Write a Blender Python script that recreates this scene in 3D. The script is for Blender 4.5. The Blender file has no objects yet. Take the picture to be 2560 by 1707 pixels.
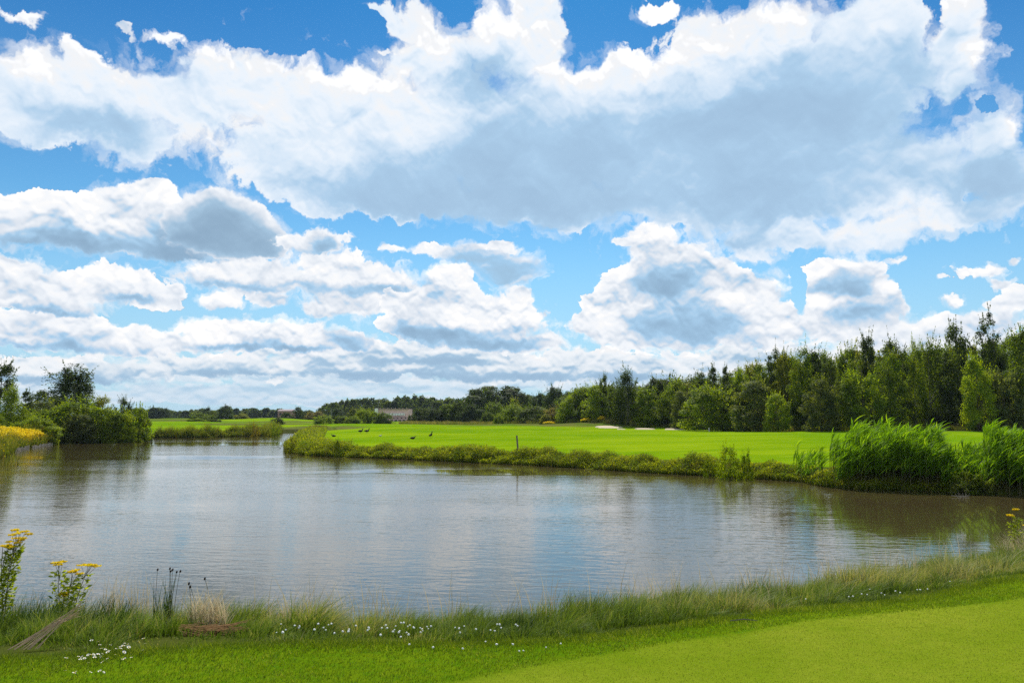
import bpy, math, random
import numpy as np
from math import radians, sin, cos, pi, atan2, asin, sqrt

# ------------------------------------------------------------------ camera, sky, sun, exposure
SC = bpy.context.scene
W0, H0, FPX = 2560.0, 1707.0, 1850.0          # photograph size and focal length in its pixels
CAM_Z = 2.6
PITCH = math.atan(183.5 / FPX)
SUN_EL, SUN_AZ = radians(50), radians(4)      # azimuth measured from +Y towards +X (ahead of the camera)

cam_d = bpy.data.cameras.new('camera'); cam = bpy.data.objects.new('camera', cam_d)
SC.collection.objects.link(cam); SC.camera = cam
cam_d.sensor_width = 36.0; cam_d.lens = 36.0 * FPX / W0
cam_d.clip_start = 0.1; cam_d.clip_end = 20000
cam.location = (0, 0, CAM_Z); cam.rotation_euler = (pi / 2 + PITCH, 0, 0)

SC.view_settings.view_transform = 'Standard'; SC.view_settings.look = 'None'
SC.view_settings.exposure = 0.15; SC.view_settings.gamma = 1.0
SC.render.engine = 'CYCLES'
SC.cycles.use_denoising = False
SC.cycles.max_bounces = 6; SC.cycles.diffuse_bounces = 2; SC.cycles.glossy_bounces = 3
SC.cycles.transmission_bounces = 4; SC.cycles.volume_bounces = 0; SC.cycles.transparent_max_bounces = 4
SC.cycles.sample_clamp_indirect = 2.0
SC.cycles.caustics_reflective = False; SC.cycles.caustics_refractive = False

sun_d = bpy.data.lights.new('sun', 'SUN'); sun = bpy.data.objects.new('sun', sun_d)
SC.collection.objects.link(sun)
sun_d.energy = 4.6; sun_d.angle = radians(0.5); sun_d.color = (1.0, 0.95, 0.86)
sun.location = (20, 100, 120)
sun.rotation_euler = (pi / 2 - SUN_EL, 0, pi - SUN_AZ)  # shines back towards the camera


def px_dir(px, py):
    """direction of a photograph pixel (2560 wide) in world space"""
    x, y, z = px - W0 / 2, FPX, H0 / 2 - py
    c, s = cos(PITCH), sin(PITCH)
    d = np.array((x, y * c - z * s, y * s + z * c)); return d / np.linalg.norm(d)


def at(px, py, z=0.0):
    d = px_dir(px, py); t = (z - CAM_Z) / d[2]; return d[0] * t, d[1] * t


# --- small expression layer over shader nodes
class E:
    tree = None
    def __init__(s, sock): s.s = sock
    @staticmethod
    def op(o, a, b=None, c=None, clamp=False):
        n = E.tree.nodes.new('ShaderNodeMath'); n.operation = o; n.use_clamp = clamp
        for i, v in enumerate((a, b, c)):
            if v is None: continue
            if isinstance(v, E): E.tree.links.new(v.s, n.inputs[i])
            else: n.inputs[i].default_value = v
        return E(n.outputs[0])
    def __add__(a, b): return E.op('ADD', a, b)
    def __radd__(a, b): return E.op('ADD', a, b)
    def __sub__(a, b): return E.op('SUBTRACT', a, b)
    def __rsub__(a, b): return E.op('SUBTRACT', b, a)
    def __mul__(a, b): return E.op('MULTIPLY', a, b)
    def __rmul__(a, b): return E.op('MULTIPLY', a, b)
    def __truediv__(a, b): return E.op('DIVIDE', a, b)
    def __pow__(a, b): return E.op('POWER', a, b)


def emin(a, b): return E.op('MINIMUM', a, b)
def emax(a, b): return E.op('MAXIMUM', a, b)
def sat(a): return E.op('ADD', a, 0.0, clamp=True)


def sstep(a, lo, hi):
    n = E.tree.nodes.new('ShaderNodeMapRange'); n.interpolation_type = 'SMOOTHSTEP'
    E.tree.links.new(a.s, n.inputs['Value'])
    n.inputs['From Min'].default_value = lo; n.inputs['From Max'].default_value = hi
    return E(n.outputs[0])


def vop(o, a, b=None, c=None):
    n = E.tree.nodes.new('ShaderNodeVectorMath'); n.operation = o
    for i, v in enumerate((a, b, c)):
        if v is None: continue
        if isinstance(v, E): E.tree.links.new(v.s, n.inputs[i])
        else: n.inputs[i].default_value = v
    return E(n.outputs['Value'] if o in ('DOT_PRODUCT', 'LENGTH') else n.outputs['Vector'])


def noise(p, scale, detail=5.0, rough=0.5, color=False, dim='2D', lac=2.0, dist=0.0):
    n = E.tree.nodes.new('ShaderNodeTexNoise'); n.noise_dimensions = dim
    E.tree.links.new(p.s, n.inputs['Vector'])
    n.inputs['Scale'].default_value = scale; n.inputs['Detail'].default_value = detail
    n.inputs['Roughness'].default_value = rough; n.inputs['Lacunarity'].default_value = lac
    n.inputs['Distortion'].default_value = dist
    return E(n.outputs['Color' if color else 'Fac'])


def cmix(f, a, b):
    n = E.tree.nodes.new('ShaderNodeMix'); n.data_type = 'RGBA'; n.clamp_factor = True
    for v, k in ((f, 0), (a, 6), (b, 7)):
        if isinstance(v, E): E.tree.links.new(v.s, n.inputs[k])
        elif k: n.inputs[k].default_value = (*v, 1)
        else: n.inputs[k].default_value = v
    return E(n.outputs[2])


def sky_xy(dx, dy):
    """display pixel (2352 wide) -> (azimuth, elevation) in tens of degrees"""
    d = px_dir(dx * W0 / 2352, dy * W0 / 2352)
    return math.degrees(atan2(d[0], d[1])) / 10, math.degrees(asin(d[2])) / 10


# ------------------------------------------------------------------ clouds, computed once as a map of directions
def perlin(x, y, seed):
    xi = np.floor(x); yi = np.floor(y)
    xf = (x - xi).astype(np.float32); yf = (y - yi).astype(np.float32)
    xi = xi.astype(np.int32); yi = yi.astype(np.int32)
    tab = np.random.RandomState(seed).rand(65536).astype(np.float32) * 6.2831853
    gc, gs = np.cos(tab), np.sin(tab)
    u = xf * xf * xf * (xf * (xf * 6 - 15) + 10); v = yf * yf * yf * (yf * (yf * 6 - 15) + 10)
    def g(i, j, a, b):
        h = ((xi + i) * 7919 + (yi + j) * 104729) & 65535
        return gc[h] * a + gs[h] * b
    n0 = g(0, 0, xf, yf); n1 = g(1, 0, xf - 1, yf)
    n2 = g(0, 1, xf, yf - 1); n3 = g(1, 1, xf - 1, yf - 1)
    a = n0 + u * (n1 - n0); b = n2 + u * (n3 - n2)
    return (a + v * (b - a)) * 1.4


def worley(x, y, seed):
    xi = np.floor(x); yi = np.floor(y)
    xf = (x - xi).astype(np.float32); yf = (y - yi).astype(np.float32)
    xi = xi.astype(np.int32); yi = yi.astype(np.int32)
    r = np.random.RandomState(seed); tx = r.rand(65536).astype(np.float32); ty = r.rand(65536).astype(np.float32)
    best = np.full(x.shape, 9.0, np.float32)
    for i in (-1, 0, 1):
        for j in (-1, 0, 1):
            h = ((xi + i) * 7919 + (yi + j) * 104729) & 65535
            d = (tx[h] + i - xf) ** 2 + (ty[h] + j - yf) ** 2
            np.minimum(best, d, out=best)
    return np.sqrt(best)


def fbm(x, y, seed, octs, rough=0.5):
    s = np.zeros(x.shape, np.float32); a = 1.0; t = 0.0
    for k in range(octs):
        s += a * perlin(x * 2 ** k + 17.3 * k, y * 2 ** k + 9.1 * k, seed + k); t += a; a *= rough
    return s / t


def puffs(x, y, seed, octs=3, rough=0.5):
    s = np.zeros(x.shape, np.float32); a = 1.0; t = 0.0
    for k in range(octs):
        s += a * (0.5 - worley(x * 2 ** k + 5.3 * k, y * 2 ** k + 3.1 * k, seed + k)); t += a; a *= rough
    return s / t


def ss(x, lo, hi):
    t = np.clip((x - lo) / (hi - lo), 0, 1); return t * t * (3 - 2 * t)


def blob_np(A, Eq, lst):
    acc = np.full(A.shape, 0.0, np.float32); k = 5.0
    for (cx, cy, rx, ry) in lst:
        a, e = sky_xy(cx, cy); a1, _ = sky_xy(cx + rx, cy); _, e1 = sky_xy(cx, cy - ry)
        ia, ie = 1 / abs(a1 - a), 1 / abs(e1 - e)
        q = ((A - a) * ia) ** 2 + ((Eq - e) * ie) ** 2
        acc += np.exp(k * np.maximum(1 - np.sqrt(q + 1e-6), -3))
    return np.log(acc + 1e-6) / k


def blur(a, sx, sy):
    """gaussian by three box passes"""
    for ax, s in ((1, sx), (0, sy)):
        w = max(1, int(round(s)))
        for _ in range(3):
            p = np.pad(a, [(w + 1, w) if i == ax else (0, 0) for i in (0, 1)], mode='edge')
            c = np.cumsum(p, axis=ax, dtype=np.float64)
            n = a.shape[ax]; k = 2 * w + 1
            hi = np.take(c, range(k, k + n), axis=ax); lo = np.take(c, range(0, n), axis=ax)
            a = ((hi - lo) / k).astype(np.float32)
    return a


def shift_up(a, d):
    """value found d rows further up (higher elevation); row 0 is the lowest elevation"""
    d = int(round(d))
    return np.concatenate([a[d:], np.repeat(a[-1:], d, 0)], 0) if d > 0 else a


def cloud_layer(A, Eq, rgb, alpha, res, add=(), cut=(), dark=(), lite=(), s=2.0, amp=0.5, seed=1, soft=0.1, warp=0.1, stretch=1.0,
                thr=0.0, white=(0.98, 0.98, 0.985), blue=(0.36, 0.56, 0.76), grey=(0.20, 0.31, 0.44), rg=0.6, veil=0.0, field=None, mid=(0.64, 0.70, 0.78), dk=0.5, lt=0.3, sh=1.0, rel=1.0, base=0.06):
    x, y = A * s / stretch + seed * 3.7, Eq * s + seed * 1.9
    wx = 1.35 * fbm(x * 1.5, y * 1.5, seed * 100 + 1, 7, 0.62); wy = 1.35 * fbm(x * 1.5, y * 1.5, seed * 100 + 11, 7, 0.62)
    A2, E2 = A + warp * wx * stretch, Eq + warp * wy
    M = blob_np(A2, E2, add) if field is None else field
    if len(cut): M = M - np.maximum(blob_np(A2, E2, cut) + 0.1, 0) * 2.6
    M = np.clip(M, -1.5, 1.0)
    x2, y2 = A2 * s / stretch + seed * 3.7, E2 * s + seed * 1.9
    nf = fbm(x2 * 1.6, y2 * 1.6, seed * 100 + 21, 8, rg)
    nw = puffs(x2 * 2.6 + 0.2 * wx, y2 * 2.6 + 0.2 * wy, seed * 100 + 31, 5, 0.66)
    n = nf * 1.5 + nw * 1.1
    D = M + amp * n * (1 - 0.75 * ss(M, 0.15, 0.55)) + thr
    hi = 0.25 + 0.75 * ss(fbm(x2 * 1.1, y2 * 1.1, seed * 100 + 51, 3), -0.3, 0.3)     # wispy in places, crisp in others
    al = ss(D, 0.0, np.minimum(soft * (0.35 + 3.4 * (1 - hi)), 0.42))
    al = np.maximum(al, 0.55 * ss(D + 0.5 * fbm(x2 * 6, y2 * 6, seed * 100 + 95, 4, 0.6), -0.20, 0.22) * (1 - hi) * 1.3)
    t = np.maximum(D, 0)
    # light comes from above and behind: what lies between a point and the sun darkens it
    acc = np.zeros_like(t); wsum = 0
    for k, wgt in ((0.15, 1.0), (0.4, 1.0), (0.8, 1.0), (1.4, 0.9), (2.2, 0.7), (3.4, 0.5)):
        r = k * res / s * 0.9
        acc += wgt * shift_up(blur(t, r * 0.5 + 1, r * 0.5 + 1), r); wsum += wgt
    acc /= wsum
    L = np.exp(-acc * 2.1 * sh)
    # relief of the billows, from large domes to small knobs
    dm = ss(blob_np(A2, E2, dark) + 0.14 * nf, -0.75, 0.95) if len(dark) else np.zeros_like(t)
    emb = np.zeros_like(t)
    for k, wgt in ((1.1, 0.36), (2.3, 0.34), (4.8, 0.26), (10.0, 0.18), (21.0, 0.10)):
        h = 0.5 - worley(x2 * k + 0.12 * wx * k ** 0.5, y2 * k * 1.15 + 0.12 * wy * k ** 0.5, seed * 100 + 61 + int(k))
        d = 0.22 / k * res / s
        if d < 0.6: continue
        h = blur(np.maximum(h, -0.3), d * 0.25, d * 0.25)
        emb += wgt * ((h - shift_up(h, max(1, d))) * 2.4 + (h - np.roll(h, -max(1, int(d * 0.7)), 1)) * 0.9 + 0.22 * h)
    emb += 0.6 * blur(nf - shift_up(nf, 0.10 * res / s), 1, 1)
    soft_var = fbm(x2 * 0.8, y2 * 1.2, seed * 100 + 91, 4)
    fade = (0.40 + 0.60 * np.exp(-t * 1.0)) * (1 - 0.55 * dm)
    L = base + 0.66 * L + 0.80 * rel * emb * fade + 0.30 * soft_var + 0.26 * np.exp(-t * 7.0)
    L = L - dk * dm * (1 - 0.6 * np.exp(-t * 6.0))
    if len(lite): L = L + lt * ss(blob_np(A2, E2, lite) + 0.25 * nf, -0.6, 0.8) * (0.8 + 0.9 * emb)
    L = np.where(L < 0.30, 0.04 + 0.26 * np.exp((np.minimum(L, 0.3) - 0.30) / 0.26), L)
    L = np.clip(L, 0, 1.0)
    stops = [0.0, 0.25, 0.48, 0.70, 0.90, 1.0]
    cols = [grey, blue, mid, tuple(0.5 * a + 0.5 * b for a, b in zip(mid, white)), tuple(0.90 * a for a in white), white]
    c = np.stack([np.interp(L, stops, [q[k] for q in cols]) for k in range(3)], -1).astype(np.float32)
    al = (al * (1 - veil))[..., None]
    rgb[:] = rgb * (1 - al) + c * al
    alpha[:] = alpha * (1 - al[..., 0]) + al[..., 0]


CLOUDS = [
    # faint far rows near the horizon
    dict(add=[(150, 905, 420, 22), (600, 900, 300, 20), (1000, 890, 300, 24), (1350, 880, 260, 24), (1600, 870, 260, 24), (900, 925, 700, 9), (350, 860, 260, 18), (760, 870, 200, 18)],
         s=4.2, amp=0.75, seed=11, soft=0.5, warp=0.05, stretch=2.6, white=(0.80, 0.83, 0.88), mid=(0.60, 0.69, 0.79), blue=(0.42, 0.57, 0.72), grey=(0.36, 0.50, 0.66), veil=0.2),
    # small far cumulus
    dict(add=[(120, 850, 300, 34), (500, 840, 220, 30), (850, 840, 260, 32), (1150, 850, 260, 30), (1450, 850, 200, 34), (1750, 830, 260, 44), (2150, 800, 300, 50),
              (700, 800, 130, 26), (1020, 810, 200, 30), (1320, 830, 120, 26)],
         dark=[(560, 862, 240, 9), (850, 862, 220, 10), (1180, 868, 220, 9), (150, 872, 260, 10), (1000, 832, 160, 8), (1450, 870, 180, 10)],
         s=4.0, amp=0.65, seed=12, soft=0.2, warp=0.05, stretch=1.5, white=(0.93, 0.93, 0.94), mid=(0.66, 0.73, 0.80), blue=(0.36, 0.52, 0.68), grey=(0.27, 0.41, 0.57)),
    dict(add=[(110, 735, 150, 28), (60, 770, 200, 34), (200, 785, 150, 28), (360, 790, 160, 26), (310, 760, 60, 16), (500, 765, 95, 36), (590, 772, 90, 30), (670, 765, 80, 34), (740, 790, 90, 24),
              (610, 780, 170, 24), (800, 780, 60, 20)],
         cut=[(330, 730, 60, 20)], dark=[(110, 802, 170, 12), (800, 782, 62, 20), (540, 800, 120, 8), (700, 800, 100, 7), (60, 795, 120, 12)], lite=[(500, 762, 80, 26), (670, 762, 60, 26), (60, 775, 70, 20), (600, 765, 60, 20)],
         s=3.0, amp=0.5, seed=1, soft=0.16, warp=0.05, sh=0.7),
    # middle cumulus, left and centre
    dict(add=[(40, 650, 170, 48), (180, 670, 150, 32), (270, 645, 95, 40), (350, 680, 80, 26), (30, 605, 60, 22), (90, 700, 150, 18),
              (530, 620, 110, 36), (640, 640, 130, 28), (500, 690, 60, 18), (615, 688, 40, 20), (560, 650, 130, 22),
              (760, 605, 100, 38), (850, 640, 120, 36), (900, 655, 80, 28), (790, 660, 100, 22), (800, 700, 90, 30), (730, 710, 30, 14),
              (1140, 568, 62, 11), (900, 570, 28, 10), (990, 575, 40, 12)],
         dark=[(560, 658, 120, 13), (840, 665, 130, 14), (80, 712, 160, 12), (300, 685, 60, 10), (700, 655, 50, 10)],
         lite=[(285, 635, 50, 24), (215, 640, 30, 18), (820, 592, 40, 16), (900, 640, 50, 16), (500, 684, 50, 10)],
         s=2.6, amp=0.45, seed=2, soft=0.12, warp=0.07, sh=0.6),
    dict(add=[(1170, 610, 75, 44), (1080, 585, 60, 28), (1010, 575, 40, 16), (1180, 640, 60, 24)], dark=[(1170, 615, 90, 50), (1080, 595, 60, 24)],
         s=2.4, amp=0.35, seed=21, soft=0.4, warp=0.08, veil=0.12, sh=0.8, grey=(0.30, 0.42, 0.54)),
    dict(add=[(1040, 660, 60, 46), (1050, 630, 40, 20), (980, 700, 110, 40), (1090, 710, 110, 46), (1160, 740, 90, 46), (1060, 760, 150, 30), (1190, 690, 30, 30), (1240, 790, 60, 22), (930, 735, 90, 30), (1130, 790, 140, 20)],
         dark=[(1120, 792, 150, 16), (930, 760, 70, 22), (1010, 770, 120, 16)], lite=[(1045, 640, 40, 22), (1080, 720, 60, 22), (1150, 735, 60, 24), (1180, 695, 24, 22)],
         s=2.7, amp=0.42, seed=22, soft=0.11, warp=0.06, sh=0.5),
    # towering cumulus right of centre
    dict(add=[(1495, 550, 60, 40), (1440, 556, 40, 12), (1560, 600, 110, 48), (1450, 640, 66, 44), (1620, 650, 110, 50), (1420, 700, 80, 40), (1520, 700, 160, 70), (1680, 700, 110, 40), (1370, 750, 70, 34), (1740, 670, 55, 36), (1560, 770, 210, 34), (1760, 760, 90, 40), (1660, 720, 150, 50),
              (1900, 625, 90, 32), (1960, 650, 95, 48), (1880, 690, 44, 50), (2010, 700, 70, 55), (1930, 740, 130, 42), (2080, 770, 150, 36), (2250, 750, 110, 28), (2320, 700, 60, 30), (2350, 670, 40, 26), (2180, 770, 120, 30)],
         cut=[(1838, 665, 20, 60)],
         dark=[(1520, 650, 90, 60), (1620, 745, 150, 44), (1500, 740, 110, 26), (1940, 655, 90, 26), (1990, 720, 80, 30), (1580, 610, 60, 24)],
         lite=[(1500, 535, 55, 22), (1430, 620, 36, 36), (1590, 600, 60, 22), (1690, 690, 50, 30), (1900, 612, 60, 18), (2030, 660, 30, 40), (1400, 720, 50, 30), (1760, 740, 60, 26), (1460, 690, 50, 20), (1880, 700, 40, 30)],
         s=2.5, amp=0.42, seed=23, soft=0.10, warp=0.06, sh=0.4),
    dict(add=[(2065, 598, 27, 10), (2250, 625, 62, 18), (2300, 650, 26, 10), (2190, 688, 30, 13), (2340, 600, 20, 8), (2170, 640, 22, 8)], lite=[(2250, 625, 60, 18), (2065, 598, 26, 10), (2190, 688, 30, 13)],
         s=4.0, amp=0.55, seed=24, soft=0.35, warp=0.06),
    # dark-bellied bank on the left, a darker dome in front of it
    dict(add=[(100, 500, 150, 56), (250, 465, 75, 46), (350, 445, 60, 34), (180, 530, 250, 54), (300, 490, 80, 40), (420, 555, 200, 44), (30, 480, 90, 42), (420, 490, 60, 44)],
         dark=[(380, 585, 240, 34), (170, 575, 260, 26), (430, 530, 70, 40)],
         lite=[(340, 440, 56, 26), (270, 440, 50, 26), (200, 490, 110, 34), (60, 480, 70, 30), (400, 460, 24, 24)], s=1.9, amp=0.34, seed=3, soft=0.08, warp=0.07, sh=0.7, dk=0.62),
    dict(add=[(505, 475, 85, 58), (560, 530, 90, 56), (480, 530, 110, 56), (610, 560, 56, 34), (440, 500, 50, 34)],
         dark=[(560, 560, 110, 50), (480, 560, 130, 44), (530, 510, 90, 50)], s=1.9, amp=0.26, seed=33, soft=0.08, warp=0.05, sh=0.85, dk=0.50, rel=0.7, base=0.0, blue=(0.34, 0.50, 0.66)),
    dict(add=[(735, 548, 42, 28), (700, 560, 60, 22), (790, 545, 26, 8), (750, 500, 22, 7)], dark=[(745, 560, 34, 22)], s=3.2, amp=0.6, seed=25, soft=0.3, warp=0.07),
    # the great bank across the upper sky
    dict(add=[(60, 200, 200, 90), (200, 215, 170, 100), (290, 320, 130, 60), (60, 280, 170, 40), (400, 230, 150, 85), (560, 190, 160, 100), (700, 240, 170, 110), (860, 240, 160, 90),
              (1000, 130, 110, 80), (930, 50, 60, 40), (860, 20, 30, 16), (1180, 90, 120, 110), (1230, 30, 60, 50), (1050, 300, 260, 150), (650, 360, 140, 80), (760, 420, 130, 60), (950, 440, 170, 60), (1300, 330, 330, 180),
              (1450, 180, 200, 60), (1700, 130, 170, 90), (1800, 60, 120, 60), (1500, 30, 50, 26), (1600, 60, 60, 40), (1650, 300, 330, 190), (1950, 200, 200, 170), (2080, 70, 60, 80), (2220, 110, 80, 110), (2200, 200, 60, 30), (1980, 40, 120, 70),
              (2000, 400, 280, 130), (2290, 320, 70, 90), (2330, 430, 80, 90), (1750, 480, 200, 60), (2200, 490, 180, 50), (1250, 470, 220, 48), (1500, 460, 220, 44), (1730, 550, 110, 34), (1740, 590, 40, 20), (1980, 540, 160, 36), (810, 335, 190, 90), (900, 370, 160, 70)],
         cut=[(2335, 50, 34, 120), (2262, 238, 26, 10), (1380, 70, 64, 34), (1460, 90, 40, 20), (440, 400, 60, 22), (420, 60, 380, 26), (1050, 20, 50, 20)],
         dark=[(230, 305, 170, 50), (1150, 410, 260, 110), (1300, 380, 300, 150), (1600, 360, 400, 170), (1880, 240, 300, 190), (900, 440, 150, 60), (1850, 390, 300, 130), (2270, 430, 130, 110), (1130, 170, 90, 60), (1400, 460, 420, 50), (1700, 440, 300, 60), (950, 470, 150, 40), (2080, 140, 90, 90), (1700, 560, 110, 26), (2100, 300, 170, 120)],
         lite=[(1200, 50, 120, 60), (1000, 110, 90, 40), (1420, 150, 190, 40), (1740, 80, 160, 56), (2260, 120, 40, 100), (2325, 300, 34, 70), (2080, 500, 200, 36), (1900, 530, 150, 26), (850, 180, 140, 30), (1500, 20, 50, 26), (560, 130, 120, 30), (80, 160, 110, 30), (2160, 70, 30, 60), (2190, 200, 40, 40)],
         s=1.7, amp=0.46, rg=0.54, seed=4, soft=0.34, warp=0.13, sh=0.34, rel=0.62, base=0.13, dk=0.50, lt=0.30, white=(0.91, 0.92, 0.94), grey=(0.29, 0.43, 0.60), blue=(0.38, 0.56, 0.75), mid=(0.60, 0.72, 0.85)),
    # wisps in the blue
    dict(add=[(60, 38, 46, 18), (385, 100, 50, 14), (285, 70, 20, 6), (885, 120, 30, 7), (410, 95, 20, 10)], s=3.0, amp=0.6, seed=26, soft=0.5, warp=0.1, veil=0.1, lite=[(60, 38, 50, 22), (400, 100, 60, 18)]),
]


def cloud_map(a0, a1, e0, e1, w, h, layers, filler):
    """colour and cover of the clouds on a grid of azimuth x elevation (tens of degrees)"""
    A, Eq = np.meshgrid(np.linspace(a0, a1, w, dtype=np.float32), np.linspace(e0, e1, h, dtype=np.float32))
    rgb = np.zeros((h, w, 3), np.float32); al = np.zeros((h, w), np.float32); res = w / (a1 - a0)
    if filler:
        f = 0.9 * fbm(A * 0.55, Eq * 0.8, 77, 3) + 0.12 - 0.5 * ss(Eq, 5.0, 8.0)
        cloud_layer(A, Eq, rgb, al, res, field=f, s=0.9, amp=0.5, seed=9, soft=0.2, warp=0.2, sh=0.8)
        f = ss(Eq, 1.5, 0.3) * 0.8 - 0.4
        cloud_layer(A, Eq, rgb, al, res, field=f, s=2.2, amp=0.5, seed=8, soft=0.3, warp=0.1, stretch=1.8, sh=0.8)
    for sp in layers: cloud_layer(A, Eq, rgb, al, res, **sp)
    return rgb / np.maximum(al, 0.02)[..., None] * np.minimum(1, al / 0.02)[..., None], al

# ------------------------------------------------------------------ world: clear sky texture + computed clouds
def float_image(name, rgb, al):
    h, w = al.shape
    im = bpy.data.images.new(name, w, h, alpha=True, float_buffer=True, is_data=True)
    px = np.ones((h, w, 4), np.float32); px[..., :3] = rgb; px[..., 3] = al
    im.colorspace_settings.name = 'Non-Color'; im.alpha_mode = 'CHANNEL_PACKED'
    im.pixels.foreach_set(px.ravel()); im.update(); im.pack(); return im


SKY = dict(sat=1.08, val=1.0, tint=(0.60, 1.0, 1.06), pale=(4.2, 6.0, 7.9))


def build_sky():
    w = bpy.data.worlds.new('World'); SC.world = w; w.use_nodes = True
    T = w.node_tree; E.tree = T
    for n in list(T.nodes): T.nodes.remove(n)
    out = T.nodes.new('ShaderNodeOutputWorld'); bg = T.nodes.new('ShaderNodeBackground')
    T.links.new(bg.outputs[0], out.inputs[0]); bg.inputs['Strength'].default_value = 0.1
    sky = T.nodes.new('ShaderNodeTexSky'); sky.sky_type = 'NISHITA'; sky.sun_disc = False
    sky.sun_elevation = SUN_EL; sky.sun_rotation = SUN_AZ
    sky.air_density = 1.0; sky.dust_density = 0.3; sky.ozone_density = 3.0
    tc = T.nodes.new('ShaderNodeTexCoord'); D = E(tc.outputs['Generated'])
    sep = T.nodes.new('ShaderNodeSeparateXYZ'); T.links.new(D.s, sep.inputs[0])
    x, y, z = (E(sep.outputs[i]) for i in range(3))
    az = E.op('ARCTAN2', x, y) * 5.729578
    el = E.op('ARCSINE', z) * 5.729578
    g = T.nodes.new('ShaderNodeHueSaturation'); T.links.new(sky.outputs[0], g.inputs['Color'])
    g.inputs['Saturation'].default_value = SKY['sat']; g.inputs['Value'].default_value = SKY['val']
    col = vop('MULTIPLY', E(g.outputs[0]), SKY['tint'])
    deep = cmix(sstep(el, 1.0, 3.4), (1.0, 1.0, 1.0), (0.22, 0.60, 0.84)); col = vop('MULTIPLY', col, deep)   # the blue deepens overhead
    col = cmix(sstep(el, 1.6, 0.0) * 0.8, col, SKY['pale'])
    def tex(im, a0, a1, e0, e1, col, m=None):
        c = T.nodes.new('ShaderNodeCombineXYZ')
        u = (az - a0) / (a1 - a0); v = (el - e0) / (e1 - e0)
        T.links.new(u.s, c.inputs[0]); T.links.new(v.s, c.inputs[1])
        t = T.nodes.new('ShaderNodeTexImage'); t.image = im; t.extension = 'EXTEND'; t.interpolation = 'Linear'
        T.links.new(c.outputs[0], t.inputs[0])
        cc = vop('MULTIPLY', E(t.outputs['Color']), (10.0, 10.0, 10.0))
        f = E(t.outputs['Alpha'])
        if m is not None: f = f * m
        return cmix(f, col, cc), f
    rgb, al = cloud_map(-18.0, 18.0, -0.4, 9.0, 900, 235, CLOUDS, True)
    wide, _ = tex(float_image('wide_cloud', rgb, al), -18.0, 18.0, -0.4, 9.0, col)
    W, H = SKYRES
    rgb, al = cloud_map(-4.4, 4.4, -0.2, 3.8, W, H, CLOUDS, False)
    near, _ = tex(float_image('front_cloud', rgb, al), -4.4, 4.4, -0.2, 3.8, col)
    m = sstep(E.op('ABSOLUTE', az), 4.35, 3.85) * sstep(el, 3.78, 3.55)
    T.links.new(cmix(m, wide, near).s, bg.inputs['Color'])
    w.cycles.sampling_method = 'MANUAL'; w.cycles.sample_map_resolution = 512


SKYRES = (2112, 960)
build_sky()

# ------------------------------------------------------------------ helpers for objects
COL = SC.collection
RS = np.random.RandomState


def mesh_np(name, V, F, mat=None, rnd=None, tt=None, smooth=False):
    """mesh from arrays; every face has the same corner count. rnd: value per face, tt: value per vertex"""
    V = np.ascontiguousarray(V, np.float32); F = np.ascontiguousarray(F, np.int32)
    me = bpy.data.meshes.new(name); n, k = F.shape
    me.vertices.add(len(V)); me.vertices.foreach_set('co', V.ravel())
    me.loops.add(n * k); me.loops.foreach_set('vertex_index', F.ravel())
    me.polygons.add(n); me.polygons.foreach_set('loop_start', np.arange(0, n * k, k, dtype=np.int32))
    me.polygons.foreach_set('loop_total', np.full(n, k, np.int32))
    if smooth: me.polygons.foreach_set('use_smooth', np.ones(n, bool))
    me.update(calc_edges=True)
    if rnd is not None:
        a = me.attributes.new('rnd', 'FLOAT', 'FACE'); a.data.foreach_set('value', np.asarray(rnd, np.float32))
    if tt is not None:
        a = me.attributes.new('tt', 'FLOAT', 'POINT'); a.data.foreach_set('value', np.asarray(tt, np.float32))
    if mat: me.materials.append(mat)
    return me


def link(name, me, parent=None, loc=None, color=None):
    o = bpy.data.objects.new(name, me); COL.objects.link(o)
    if parent: o.parent = parent
    if loc is not None: o.location = loc
    if color: o.color = (*color, 1)
    return o


def tag(o, label=None, cat=None, group=None, kind=None):
    if label: o['label'] = label
    if cat: o['category'] = cat
    if group: o['group'] = group
    if kind: o['kind'] = kind
    return o


def empty(name, loc, label, cat, group=None, rz=0.0, sc=(1, 1, 1)):
    o = bpy.data.objects.new(name, None); COL.objects.link(o); o.empty_display_size = 0.2
    o.location = loc; o.rotation_euler = (0, 0, rz); o.scale = sc
    return tag(o, label, cat, group)


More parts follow.
